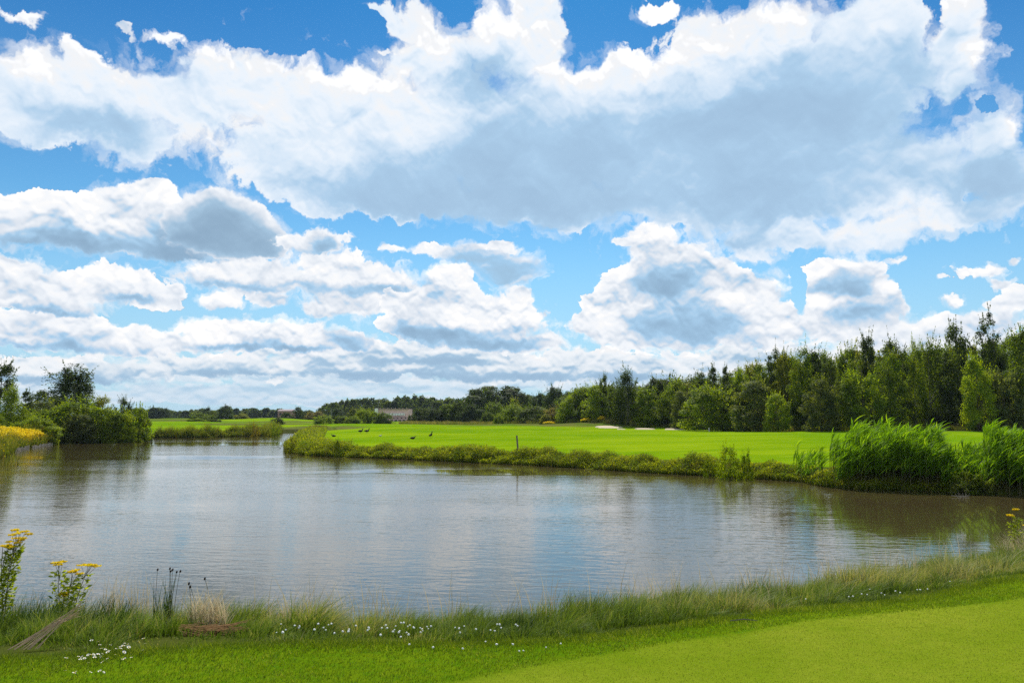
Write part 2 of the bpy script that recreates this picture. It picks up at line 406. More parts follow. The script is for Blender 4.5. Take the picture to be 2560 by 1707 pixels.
class Geo:
    """gathers quads and tris (as degenerate-free mixed faces) for small hard things"""
    def __init__(s): s.v, s.f = [], []
    def add(s, V, F):
        b = len(s.v); s.v += [tuple(p) for p in V]; s.f += [tuple(i + b for i in f) for f in F]; return s
    def box(s, c, d, rz=0.0, top=1.0):
        x, y, z = (q / 2 for q in d); V = []
        for k, m in ((-1, 1.0), (1, top)):
            for i, j in ((-1, -1), (1, -1), (1, 1), (-1, 1)):
                px, py = i * x * m, j * y * m
                V.append((c[0] + px * cos(rz) - py * sin(rz), c[1] + px * sin(rz) + py * cos(rz), c[2] + k * z))
        return s.add(V, [(3, 2, 1, 0), (4, 5, 6, 7), (0, 1, 5, 4), (1, 2, 6, 5), (2, 3, 7, 6), (3, 0, 4, 7)])
    def tube(s, pts, rad, n=6, cap=True):
        pts = [np.array(p, float) for p in pts]; V = []; rings = len(pts)
        if not hasattr(rad, '__len__'): rad = [rad] * rings
        for k, p in enumerate(pts):
            t = pts[min(k + 1, rings - 1)] - pts[max(k - 1, 0)]; t /= (np.linalg.norm(t) + 1e-9)
            a = np.cross(t, (0, 0, 1.0)) if abs(t[2]) < 0.9 else np.cross(t, (0, 1.0, 0)); a /= np.linalg.norm(a); b = np.cross(t, a)
            for i in range(n):
                w = 2 * pi * i / n; V.append(p + rad[k] * (cos(w) * a + sin(w) * b))
        F = [(k * n + i, k * n + (i + 1) % n, (k + 1) * n + (i + 1) % n, (k + 1) * n + i) for k in range(rings - 1) for i in range(n)]
        if cap: F += [tuple(range(n))[::-1], tuple((rings - 1) * n + i for i in range(n))]
        return s.add(V, F)
    def mesh(s, name, mat, smooth=False):
        me = bpy.data.meshes.new(name); me.from_pydata(s.v, [], s.f); me.materials.append(mat); me.update()
        if smooth:
            for p in me.polygons: p.use_smooth = True
        return me
    def obj(s, name, mat, parent=None, loc=None, smooth=False): return link(name, s.mesh(name, mat, smooth), parent, loc)


# ------------------------------------------------------------------ materials
def new_mat(name):
    m = bpy.data.materials.new(name); m.use_nodes = True; T = m.node_tree
    for n in list(T.nodes): T.nodes.remove(n)
    E.tree = T; out = T.nodes.new('ShaderNodeOutputMaterial'); return m, T, out


def attr(name):
    n = E.tree.nodes.new('ShaderNodeAttribute'); n.attribute_name = name; return E(n.outputs['Fac'])


def leaf_shader(T, out, base, trans=0.52, tcol=(2.3, 2.15, 0.35), rough=0.6, spec=0.12):
    p = T.nodes.new('ShaderNodeBsdfPrincipled'); T.links.new(base.s, p.inputs['Base Color'])
    p.inputs['Roughness'].default_value = rough; p.inputs['Specular IOR Level'].default_value = spec
    t = T.nodes.new('ShaderNodeBsdfTranslucent'); T.links.new(vop('MULTIPLY', base, tcol).s, t.inputs[0])
    mx = T.nodes.new('ShaderNodeMixShader'); mx.inputs[0].default_value = trans
    T.links.new(p.outputs[0], mx.inputs[1]); T.links.new(t.outputs[0], mx.inputs[2]); T.links.new(mx.outputs[0], out.inputs[0])


def mat_leaf(name='leaf'):
    m, T, out = new_mat(name)
    oi = T.nodes.new('ShaderNodeObjectInfo'); r = attr('rnd')
    c = vop('MULTIPLY', E(oi.outputs['Color']), (1, 1, 1))
    warm = vop('MULTIPLY', c, (1.9, 1.5, 0.8)); cool = vop('MULTIPLY', c, (0.55, 0.65, 0.85))
    base = cmix(r, cool, warm)
    leaf_shader(T, out, base); return m


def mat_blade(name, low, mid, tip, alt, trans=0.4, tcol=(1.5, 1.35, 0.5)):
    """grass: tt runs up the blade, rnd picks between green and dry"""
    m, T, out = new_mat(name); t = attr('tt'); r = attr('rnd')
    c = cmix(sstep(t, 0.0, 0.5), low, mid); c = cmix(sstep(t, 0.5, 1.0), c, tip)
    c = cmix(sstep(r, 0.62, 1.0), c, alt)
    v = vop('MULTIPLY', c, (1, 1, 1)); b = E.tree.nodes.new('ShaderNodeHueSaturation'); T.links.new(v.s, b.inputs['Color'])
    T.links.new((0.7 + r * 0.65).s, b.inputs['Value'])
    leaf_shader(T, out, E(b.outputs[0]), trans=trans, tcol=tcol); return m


def mat_plain(name, col, rough=0.7, spec=0.3, scale=8.0, var=0.25, bump=0.0, metal=0.0):
    m, T, out = new_mat(name)
    tc = T.nodes.new('ShaderNodeTexCoord'); n = noise(E(tc.outputs['Object']), scale, 4.0, 0.6, dim='3D')
    c = cmix(n, tuple(q * (1 - var) for q in col), tuple(min(1, q * (1 + var)) for q in col))
    p = T.nodes.new('ShaderNodeBsdfPrincipled'); T.links.new(c.s, p.inputs['Base Color'])
    p.inputs['Roughness'].default_value = rough; p.inputs['Specular IOR Level'].default_value = spec; p.inputs['Metallic'].default_value = metal
    if bump:
        b = T.nodes.new('ShaderNodeBump'); b.inputs['Distance'].default_value = bump; T.links.new(n.s, b.inputs['Height']); T.links.new(b.outputs[0], p.inputs['Normal'])
    T.links.new(p.outputs[0], out.inputs[0]); return m


M_LEAF = mat_leaf()
M_BARK = mat_plain('bark', (0.10, 0.085, 0.065), 0.9, 0.1, 6.0, 0.5, 0.01)
M_PALEBARK = mat_plain('pale_bark', (0.32, 0.30, 0.26), 0.8, 0.2, 5.0, 0.6, 0.01)

# ------------------------------------------------------------------ shoreline and terrain
SHORE_PX = [(-60, 1600), (300, 1600), (700, 1598), (1100, 1598), (1280, 1592), (1500, 1575), (1700, 1552), (1900, 1524), (2100, 1492), (2300, 1456), (2450, 1430), (2560, 1410), (2700, 1392)]
FAR_PX = [(2760, 1242), (2560, 1236), (2440, 1233), (2330, 1228), (2150, 1224), (2060, 1216), (2010, 1204), (1900, 1197), (1800, 1190), (1700, 1186), (1600, 1180), (1500, 1173), (1400, 1167), (1300, 1161),
          (1200, 1157), (1100, 1152), (1000, 1147), (920, 1144), (850, 1142), (790, 1139), (750, 1136), (722, 1130), (712, 1121), (722, 1110), (742, 1098), (757, 1088), (764, 1081),
          (705, 1081), (690, 1087), (650, 1089), (600, 1091), (480, 1094), (380, 1094), (350, 1097), (290, 1100), (232, 1103), (180, 1105), (146, 1108), (105, 1115), (70, 1118), (40, 1126), (14, 1139), (-30, 1152), (-120, 1165)]
near_w = [at(*p) for p in SHORE_PX]; far_w = [at(*p) for p in FAR_PX]
POND = [(-10.5, 8.2)] + near_w[1:] + [(13.5, 15.4), (20, 17.5), (30, 19), (31, 23)] + far_w + [(-60, 40), (-60, 12), (-30, 8.8)]
POND = np.array(POND)


def sdist(X, Y):
    """signed distance to the shoreline, positive on land"""
    X = np.asarray(X, float); Y = np.asarray(Y, float); sh = X.shape; x, y = X.ravel(), Y.ravel()
    best = np.full(x.shape, 1e9); ins = np.zeros(x.shape, bool); n = len(POND)
    for i in range(n):
        (ax, ay), (bx, by) = POND[i], POND[(i + 1) % n]
        dx, dy = bx - ax, by - ay; t = np.clip(((x - ax) * dx + (y - ay) * dy) / (dx * dx + dy * dy + 1e-12), 0, 1)
        best = np.minimum(best, (x - ax - t * dx) ** 2 + (y - ay - t * dy) ** 2)
        c = ((ay > y) != (by > y)) & (x < (bx - ax) * (y - ay) / (by - ay + 1e-15) + ax); ins ^= c
    d = np.sqrt(best); return np.where(ins, -d, d).reshape(sh)


def gxy(px, d): q = px_dir(px, 1037); return q[0] / q[1] * d, d


HILLS = [(*gxy(430, 200), 14, 9, 0.9), (*gxy(400, 150), 16, 10, 0.5), (*gxy(680, 210), 12, 8, 1.0), (*gxy(760, 190), 12, 8, 0.6), (*gxy(1640, 106), 18, 8, 0.95), (*gxy(1420, 122), 18, 8, 0.5),
         (*gxy(2350, 66), 20, 10, 0.35), (*gxy(2000, 52), 10, 8, 0.12), (*gxy(1050, 90), 16, 14, 0.15), (*gxy(1300, 75), 12, 8, -0.12), (*gxy(880, 130), 10, 10, 0.2), (*gxy(1500, 60), 14, 6, 0.10)]


def land(X, Y, d=None):
    X = np.asarray(X, float); Y = np.asarray(Y, float)
    if d is None: d = sdist(X, Y)
    farm = ss(Y - 0.25 * np.abs(X - 12), 13.0, 17.0)
    near = 0.04 + 0.32 * ss(d, -0.05, 0.8) + 0.52 * ss(d, 0.5, 3.6) + 0.05 * ss(d, 3, 9)
    near = near + 0.03 * np.sin(X * 1.3 + 0.7 * Y) * ss(d, 0, 1) * ss(3.6 - d, -0.5, 1.0)
    far = 0.03 + 0.42 * ss(d, -0.1, 0.9) + 0.38 * ss(d, 0.8, 14) + 0.05 * np.sin(X * 0.11 + 1) * np.sin(Y * 0.09) * ss(d, 3, 12)
    for (hx, hy, rx, ry, h) in HILLS: far = far + h * np.exp(-(((X - hx) / rx) ** 2 + ((Y - hy) / ry) ** 2)) * ss(d, 0.5, 5)
    far = far - 0.8 * ss(Y, 180, 320)
    z = near * (1 - farm) + far * farm
    bed = -np.minimum(1.4, 0.05 + 0.45 * np.maximum(-d, 0))
    return np.where(d > 0, z, bed)


def gz(x, y): return float(land(np.array([x]), np.array([y]))[0])


ZL = 0.88
EDGE = [at(p, q, ZL) for p, q in ((-300, 1655), (0, 1646), (208, 1643), (387, 1629), (700, 1605), (1142, 1588), (1500, 1557), (1700, 1540), (1883, 1507), (2102, 1472), (2358, 1437), (2560, 1412), (2800, 1385))]
GREEN = [at(p, q, ZL) for p, q in ((900, 1760), (1142, 1705), (1400, 1650), (1700, 1598), (2010, 1551), (2300, 1518), (2560, 1488), (2900, 1450))]


def curve(pts, x): return np.interp(x, [p[0] for p in pts], [p[1] for p in pts])


def build_ground():
    front = np.radians(np.linspace(-44, 44, 430)); back = np.radians(np.linspace(46, 314, 62)); th = np.concatenate([front, back])
    r = [0.6]
    while r[-1] < 2500: r.append(r[-1] * (1.013 if r[-1] < 250 else 1.05))
    r = np.array(r); TH, R = np.meshgrid(th, r)
    X, Y = R * np.sin(TH), R * np.cos(TH); d = sdist(X, Y); Z = land(X, Y, d)
    nr, nt = X.shape; V = np.stack([X, Y, Z], -1).reshape(-1, 3); V = np.vstack([V, [[0, 0, gz(0, 0.3)]]])
    i, j = np.meshgrid(np.arange(nr - 1), np.arange(nt), indexing='ij'); jn = (j + 1) % nt
    F = np.stack([i * nt + j, i * nt + jn, (i + 1) * nt + jn, (i + 1) * nt + j], -1).reshape(-1, 4)[:, ::-1]
    # the middle, closed by quads that fan to the centre
    c = len(V) - 1; fan = np.array([(k, c, (k + 2) % nt, (k + 1) % nt) for k in range(0, nt, 2)])[:, ::-1]
    me = mesh_np('ground', V, np.vstack([F, fan]), None, smooth=True)
    x, y = X.ravel(), Y.ravel()
    def put(name, val):
        a = me.attributes.new(name, 'FLOAT', 'POINT'); a.data.foreach_set('value', np.append(val, 0).astype(np.float32))
    nearm = (y < 16) & (y > 0.5)
    wob = 0.05 * np.sin(x * 2.1) + 0.03 * np.sin(x * 5.3 + 1) + 0.12 * fbm((x * 1.5).astype(np.float32), (y * 1.5).astype(np.float32), 3, 4)
    put('green', np.where(nearm, ss(curve(GREEN, x) + wob - y, -0.12, 0.12), 0))
    put('bank', np.maximum(np.where(y < 17, ss(y - curve(EDGE, x), -0.1, 0.25), 0), np.where(d.ravel() < 2.2, 1.0, 0) * (y > 17)))
    rough = np.zeros(len(x))
    for (px, dd, rx, ry) in ((1640, 104, 17, 7), (1420, 118, 17, 7), (1250, 135, 14, 6), (1100, 150, 12, 4), (850, 152, 14, 5), (700, 140, 14, 8), (760, 110, 8, 9), (600, 175, 30, 8), (420, 190, 14, 6)):
        hx, hy = gxy(px, dd); rough = np.maximum(rough, ss(1.3 - np.sqrt(((x - hx) / rx) ** 2 + ((y - hy) / ry) ** 2) + 0.15 * np.sin(x * 0.9) * np.sin(y * 0.8), 0.0, 0.35))
    lx, ly = np.array([gxy(1720, 92), gxy(1900, 74), gxy(2200, 66), gxy(2560, 62), gxy(3000, 58)]).T
    rough = np.maximum(rough, ss(y - np.interp(x, lx, ly), 0.0, 1.5) * ss(x, 20, 26) * (y < 400))
    rough = np.maximum(rough, ss(y, 230, 260)); put('rough', np.where(y > 17, rough, 0))
    m, T, out = new_mat('turf')
    geo = T.nodes.new('ShaderNodeNewGeometry'); P = E(geo.outputs['Position'])
    n1 = noise(P, 0.35, 5.0, 0.6, dim='3D'); n2 = noise(P, 9.0, 5.0, 0.65, dim='3D'); n3 = noise(P, 60.0, 3.0, 0.6, dim='3D')
    sc = vop('MULTIPLY', P, (0.10, 0.5, 0)); n4 = noise(sc, 0.6, 5.0, 0.6, dim='3D')
    fair = cmix(sstep(n4, 0.3, 0.7), (0.13, 0.235, 0.003), (0.22, 0.315, 0.006))
    n5 = noise(P, 0.045, 4.0, 0.55, dim='3D'); n6 = noise(vop('MULTIPLY', P, (0.35, 1.6, 0)), 1.0, 5.0, 0.7, dim='3D')
    fair = cmix(sstep(n5, 0.40, 0.60) * 0.7, fair, (0.085, 0.20, 0.002)); fair = cmix(sstep(n6, 0.48, 0.68) * 0.65, fair, (0.26, 0.36, 0.014)); fair = cmix(sstep(n2, 0.5, 0.8) * 0.3, fair, (0.07, 0.17, 0.003))
    cut = cmix(sstep(n1, 0.3, 0.7), (0.085, 0.15, 0.003), (0.14, 0.20, 0.006))
    cut = cmix(sstep(n2, 0.35, 0.7) * 0.6, cut, (0.05, 0.14, 0.003))
    grn = cmix(sstep(n1, 0.3, 0.7), (0.12, 0.185, 0.006), (0.20, 0.24, 0.018))
    grn = cmix(sstep(n2, 0.4, 0.75) * 0.5, grn, (0.11, 0.18, 0.005))
    ysep = T.nodes.new('ShaderNodeSeparateXYZ'); T.links.new(P.s, ysep.inputs[0]); yy = E(ysep.outputs[1])
    c = cmix(sstep(yy, 15.0, 20.0), cut, fair); c = cmix(attr('green'), c, grn)
    rg = cmix(sstep(n2, 0.3, 0.7), (0.07, 0.10, 0.015), (0.17, 0.15, 0.05)); rg = cmix(sstep(n1, 0.45, 0.6), rg, (0.08, 0.14, 0.012))
    c = cmix(attr('rough'), c, rg)
    soil = cmix(n2, (0.03, 0.035, 0.008), (0.06, 0.06, 0.02)); c = cmix(attr('bank') * 0.85, c, soil)
    c = vop('MULTIPLY', c, (1, 1, 1)); hv = T.nodes.new('ShaderNodeHueSaturation'); T.links.new(c.s, hv.inputs['Color']); T.links.new((0.78 + n3 * 0.45).s, hv.inputs['Value'])
    p = T.nodes.new('ShaderNodeBsdfPrincipled'); T.links.new(hv.outputs[0], p.inputs['Base Color']); p.inputs['Roughness'].default_value = 1.0; p.inputs['Specular IOR Level'].default_value = 0.0
    p.inputs['Sheen Weight'].default_value = 0.0
    b = T.nodes.new('ShaderNodeBump'); b.inputs['Strength'].default_value = 0.6; b.inputs['Distance'].default_value = 0.02; T.links.new((n2 * 0.6 + n3 * 0.5).s, b.inputs['Height']); T.links.new(b.outputs[0], p.inputs['Normal'])
    T.links.new(p.outputs[0], out.inputs[0]); me.materials.append(m)
    tag(link('ground', me), 'mown golf course turf running to the horizon', kind='structure')


def build_water():
    m, T, out = new_mat('pond_water')
    geo = T.nodes.new('ShaderNodeNewGeometry'); P = E(geo.outputs['Position'])
    calm = T.nodes.new('ShaderNodeSeparateXYZ'); T.links.new(P.s, calm.inputs[0]); X, Y = E(calm.outputs[0]), E(calm.outputs[1])
    warp = noise(P, 0.25, 3.0, 0.55, dim='3D') * 1.1
    def spot(cx, cy, rx, ry):
        q = E.op('SQRT', ((X - cx) / rx) ** 2.0 + ((Y - cy) / ry) ** 2.0)
        return 1.0 - sstep(q + warp - 0.55, 0.75, 1.15)
    st = 1.0
    for s_ in ((15.0, 19.5, 7.5, 5.2), (-30.0, 68.0, 17.0, 5.0), (-22.0, 46.0, 10.0, 2.2), (4.0, 34.5, 14, 2.0)): st = st * (1.0 - spot(*s_) * 0.93)
    patch = sstep(noise(vop('MULTIPLY', P, (0.5, 1.3, 0)), 0.16, 3.0, 0.5, dim='3D'), 0.32, 0.62)
    st = st * (0.45 + patch * 0.55)
    rot = T.nodes.new('ShaderNodeMapping'); rot.inputs['Rotation'].default_value = (0, 0, radians(8)); T.links.new(P.s, rot.inputs[0]); Q = E(rot.outputs[0])
    w1 = noise(vop('MULTIPLY', Q, (1.6, 4.6, 1)), 1.15, 3.0, 0.5, dim='3D', dist=0.3)
    w2 = noise(vop('MULTIPLY', Q, (5.0, 13.0, 1)), 1.1, 2.0, 0.5, dim='3D')
    w3 = noise(vop('MULTIPLY', Q, (0.5, 1.2, 1)), 0.8, 2.0, 0.5, dim='3D')
    hgt = (w1 * 0.0105 + w2 * 0.003 + w3 * 0.009) * st
    b = T.nodes.new('ShaderNodeBump'); b.inputs['Strength'].default_value = 1.0; b.inputs['Distance'].default_value = 1.0; T.links.new(hgt.s, b.inputs['Height'])
    p = T.nodes.new('ShaderNodeBsdfPrincipled'); p.inputs['Base Color'].default_value = (0.066, 0.052, 0.020, 1)
    p.inputs['Roughness'].default_value = 0.04; p.inputs['IOR'].default_value = 1.9; T.links.new(b.outputs[0], p.inputs['Normal'])
    T.links.new(p.outputs[0], out.inputs[0])
    V = [(-75, 6.5, 0), (60, 6.5, 0), (60, 118, 0), (-75, 118, 0)]
    tag(link('water', mesh_np('pond_water', V, [(0, 1, 2, 3)], m)), 'rippled grey blue pond reflecting the clouds', kind='structure')


build_ground(); build_water()


# ------------------------------------------------------------------ foliage builders
def unit(a): return a / (np.linalg.norm(a, axis=-1, keepdims=True) + 1e-9)


def leaf_quads(C, size, rs, droop=0.2, up=0.5, width=0.6, dirs=None, out=None):
    n = len(C); size = np.broadcast_to(size, (n,)).reshape(-1, 1)
    d = rs.normal(size=(n, 3)); d[:, 2] -= droop
    if dirs is not None: d = dirs * 1.6 + d * 0.5
    d = unit(d); nrm = rs.normal(size=(n, 3)); nrm[:, 2] = np.abs(nrm[:, 2]) + up
    if out is not None: nrm = out * 1.7 + nrm * 0.55; nrm[:, 2] += 0.35
    s = unit(np.cross(d, nrm))
    if out is not None: d = unit(np.cross(nrm, s))
    V = np.stack([C - d * size * 0.5, C + s * size * width * 0.5, C + d * size * 0.5, C - s * size * width * 0.5], 1).reshape(-1, 3)
    return V, np.arange(4 * n).reshape(n, 4)


def crown_points(H, hb, R, ncl, per, rc, rs, droop=0.0, lobes=0.25, sprig=0.0, hollow=0.45, flat=0.65, zpow=1.0):
    """clumps of leaves spread through an uneven envelope; returns leaf centres, a tint per leaf and the clump centres"""
    t = np.linspace(0, 1, 200); wgt = R(t) + 0.12; cdf = np.cumsum(wgt); cdf /= cdf[-1]
    tt = np.interp(rs.rand(ncl), cdf, t); ang = rs.rand(ncl) * 2 * pi
    ph = rs.rand(6) * 6.28
    lob = 1 + lobes * np.sin(2 * ang + ph[0] + 3 * tt) + lobes * 0.8 * np.sin(3 * ang + ph[1] - 5 * tt) + lobes * 0.6 * np.sin(5 * ang + ph[2] + 9 * tt)
    rad = R(tt) * lob * (hollow + (1 - hollow) * np.sqrt(rs.rand(ncl)))
    rad *= 0.82 + 0.36 * rs.rand(ncl)
    c = np.stack([rad * np.cos(ang), rad * np.sin(ang), hb + (H - hb) * tt], 1)
    c[:, 0] += 0.05 * (c[:, 2] - hb)
    k = np.repeat(np.arange(ncl), per); g = rs.normal(size=(len(k), 3)); g = unit(g); g[:, 2] = np.where(rs.rand(len(g)) < 0.35, np.abs(g[:, 2]), g[:, 2]); sh = rs.rand(len(k), 1) ** 0.3
    r = rc * (0.6 + 0.8 * rs.rand(ncl)); P = c[k] + g * sh * r[k][:, None] * np.array((1, 1, flat))
    if droop: P[:, 2] -= droop * rs.rand(len(k)) ** 2 * r[k] * 2.2
    tint = np.clip(0.5 + 0.22 * rs.normal(size=ncl)[k] + 0.16 * rs.normal(size=len(k)), 0, 1)
    if sprig:                                     # thin shoots that break the outline
        ns = int(sprig); q = rs.randint(0, ncl, ns * 3); q = q[np.argsort(-c[q, 2])][:ns]
        m = 14; s = np.linspace(0, 1, m)[None, :, None]
        o = c[q][:, None, :]; dr = unit(np.concatenate([c[q][:, :2] * 0.35 + rs.normal(size=(ns, 2)) * 0.2, np.full((ns, 1), 1.0)], 1))[:, None, :]
        L = (rc * (1.2 + 1.3 * rs.rand(ns)))[:, None, None]
        S = o + dr * L * s + rs.normal(size=(ns, m, 3)) * rc * 0.10 * (1.1 - s); P = np.vstack([P, S.reshape(-1, 3)])
        tint = np.concatenate([tint, np.clip(0.5 + 0.2 * rs.normal(size=ns * m), 0, 1)]); g = np.vstack([g, unit(rs.normal(size=(ns * m, 3)))])
    return P, tint, c, g


def limbs(H, hb, c, rs, r0, n=9, lean=0.0):
    g = Geo(); top = H * 0.93; k = 7
    pts = [(lean * (i / (k - 1)) ** 1.5 + 0.03 * H * 0.2 * sin(i * 1.7), 0.02 * H * 0.2 * cos(i * 2.1), -0.3 + (top + 0.3) * i / (k - 1)) for i in range(k)]
    g.tube(pts, [r0 * (1.25 if i == 0 else 1) * (1 - 0.93 * i / (k - 1)) + 0.01 for i in range(k)], 7)
    for j in rs.choice(len(c), min(n, len(c)), replace=False):
        e = c[j]; z0 = max(hb * 0.6, e[2] - 0.35 * np.hypot(e[0], e[1]) - 0.08 * H); f = (z0 + 0.3) / (top + 0.3)
        s = np.array((lean * f ** 1.5, 0, z0)); mid = (s + e) / 2 + np.array((0, 0, 0.04 * H)); r = r0 * (1 - 0.9 * f) * 0.55 + 0.01
        g.tube([s, mid, e], [r, r * 0.6, r * 0.2], 5)
    return g


PROTO = {}


def proto(kind, seed, H, hb, R, ncl, per, rc, size, bark=None, r0=0.16, multi=0, **kw):
    rs = RS(seed); dl = kw.pop('hang', 0.2); P, tint, c, gn = crown_points(H, hb, R, ncl, per, rc, rs, **kw)
    sz = size * (0.6 + 0.8 * rs.rand(len(P)))
    V, F = leaf_quads(P, sz, rs, droop=dl, out=gn, width=0.75); me = mesh_np('crown_' + kind, V, F, M_LEAF, rnd=tint)
    g = limbs(H, hb, c, rs, r0, 12)
    for i in range(multi):
        a = rs.rand() * 6.28; e = c[rs.randint(len(c))]
        g.tube([(0.2 * cos(a), 0.2 * sin(a), -0.2), (e[0] * 0.35, e[1] * 0.35, H * 0.35), (e[0] * 0.8, e[1] * 0.8, max(e[2], H * 0.5))], [r0 * 0.5, r0 * 0.35, r0 * 0.1], 5)
    tm = g.mesh('trunk_' + kind, bark or M_BARK, True)
    PROTO.setdefault(kind, []).append((me, tm, H, float(np.percentile(np.abs(P[:, 0]), 97))))


sinp = lambda t, a, b: np.maximum(np.sin(np.pi * np.clip(t, 0, 1) ** a), 0) ** b
for s_ in range(5):   # tall narrow broadleaf with a ragged top
    proto('upright', 10 + s_, 10, 0.3, lambda t: 2.3 * np.sqrt(np.maximum(1 - t ** 2.2, 0)) * np.minimum(1, 0.8 + t) + 0.15, 115, 130, 0.82, 0.21, droop=0.25, lobes=0.16 + 0.05 * (s_ % 3), sprig=(20, 60, 35, 50, 25)[s_], hang=0.5, hollow=0.5)
for s_ in range(3):   # spire with visible side tiers
    proto('spire', 30 + s_, 10, 0.3, lambda t: 2.6 * (1 - t) ** 0.55 + 0.08, 120, 110, 0.64, 0.20, droop=0.2, lobes=0.25, sprig=40, hang=0.3)
for s_ in range(3):   # weeping birch
    proto('weeping', 50 + s_, 10, 0.6, lambda t: 2.1 * sinp(t * 0.90 + 0.10, 0.75, 0.7) + 0.1, 120, 120, 0.62, 0.17, bark=M_PALEBARK, droop=1.5, lobes=0.25, sprig=24, hang=1.6, hollow=0.5)
for s_ in range(4):   # round, broad tree
    proto('broad', 70 + s_, 8, 0.3, lambda t: 2.9 * sinp(t * 0.86 + 0.14, 0.8, 0.5) + 0.1, 105, 150, 0.98, 0.23, droop=0.15, lobes=0.17, sprig=30, multi=2, hollow=0.55)
for s_ in range(4):   # willow scrub, leaves to the ground
    proto('scrub', 90 + s_, 4, -0.1, lambda t: 2.4 * np.sqrt(np.maximum(1 - t ** 2.4, 0)) * (0.88 + 0.12 * t) + 0.05, 110, 150, 0.66, 0.16, droop=0.15, lobes=0.10, sprig=40, hollow=0.68, r0=0.07, multi=4, hang=0.0)
for s_ in range(3):   # taller willow scrub
    proto('tall_scrub', 190 + s_, 6, -0.1, lambda t: 2.0 * np.sqrt(np.maximum(1 - t ** 3, 0)) * (0.88 + 0.12 * t) + 0.05, 120, 140, 0.62, 0.16, droop=0.2, lobes=0.12, sprig=40, hollow=0.65, r0=0.07, multi=4, hang=0.0)
for s_ in range(2):   # low dense small-leaved shrub
    proto('low_shrub', 110 + s_, 2, -0.05, lambda t: 1.3 * np.sqrt(np.maximum(1 - t ** 2, 0)) + 0.03, 80, 70, 0.30, 0.085, droop=0.1, lobes=0.2, sprig=40, hollow=0.6, r0=0.03, multi=4)
# open birch with gaps, and a big domed oak
proto('open_birch', 130, 10, 1.6, lambda t: 3.2 * np.maximum(1 - t, 0) ** 0.8 * np.minimum(1, 0.6 + 2.2 * t) + 0.25, 130, 170, 0.62, 0.17, bark=M_PALEBARK, droop=1.3, lobes=0.22, sprig=30, hang=1.3, hollow=0.35)
proto('oak', 140, 11, 0.5, lambda t: 8.2 * np.sqrt(np.maximum(1 - (t * 0.98) ** 2.4, 0)) + 0.1, 260, 130, 1.45, 0.45, droop=0.1, lobes=0.08, sprig=0, hollow=0.66, r0=0.5)

G_DARK, G_MID, G_BRIGHT, G_LIME = (0.036, 0.064, 0.010), (0.072, 0.122, 0.009), (0.115, 0.185, 0.008), (0.14, 0.215, 0.008)
G_GREY, G_BLUE, G_OLIVE, G_BROWN = (0.080, 0.115, 0.040), (0.030, 0.056, 0.024), (0.12, 0.155, 0.016), (0.11, 0.11, 0.04)


def tree(kind, px, ytop, wpx, d, color, label, cat='tree', group=None, name='tree', seed=0):
    x, y = gxy(px, d); z = gz(x, y); H = CAM_Z + (1037 - ytop) * d / FPX - z
    rs = RS(int(px * 7 + d * 13 + seed) % 99991)
    if kind == 'scrub' and H / (wpx * d / FPX) > 1.15: kind = 'tall_scrub'
    me, tm, h0, r0 = PROTO[kind][rs.randint(len(PROTO[kind]))]
    sx = wpx * d / FPX / 2 / r0 * 1.12
    root = empty(name, (x, y, z), label, cat, group, rs.rand() * 6.28, (sx * (0.95 + 0.1 * rs.rand()), sx * (0.95 + 0.1 * rs.rand()), H / h0 * 0.97))
    v = 0.88 + 0.24 * rs.rand()
    cr = link('crown', me, root, color=tuple(q * v for q in color)); tr = link('trunk', tm, root)
    return root

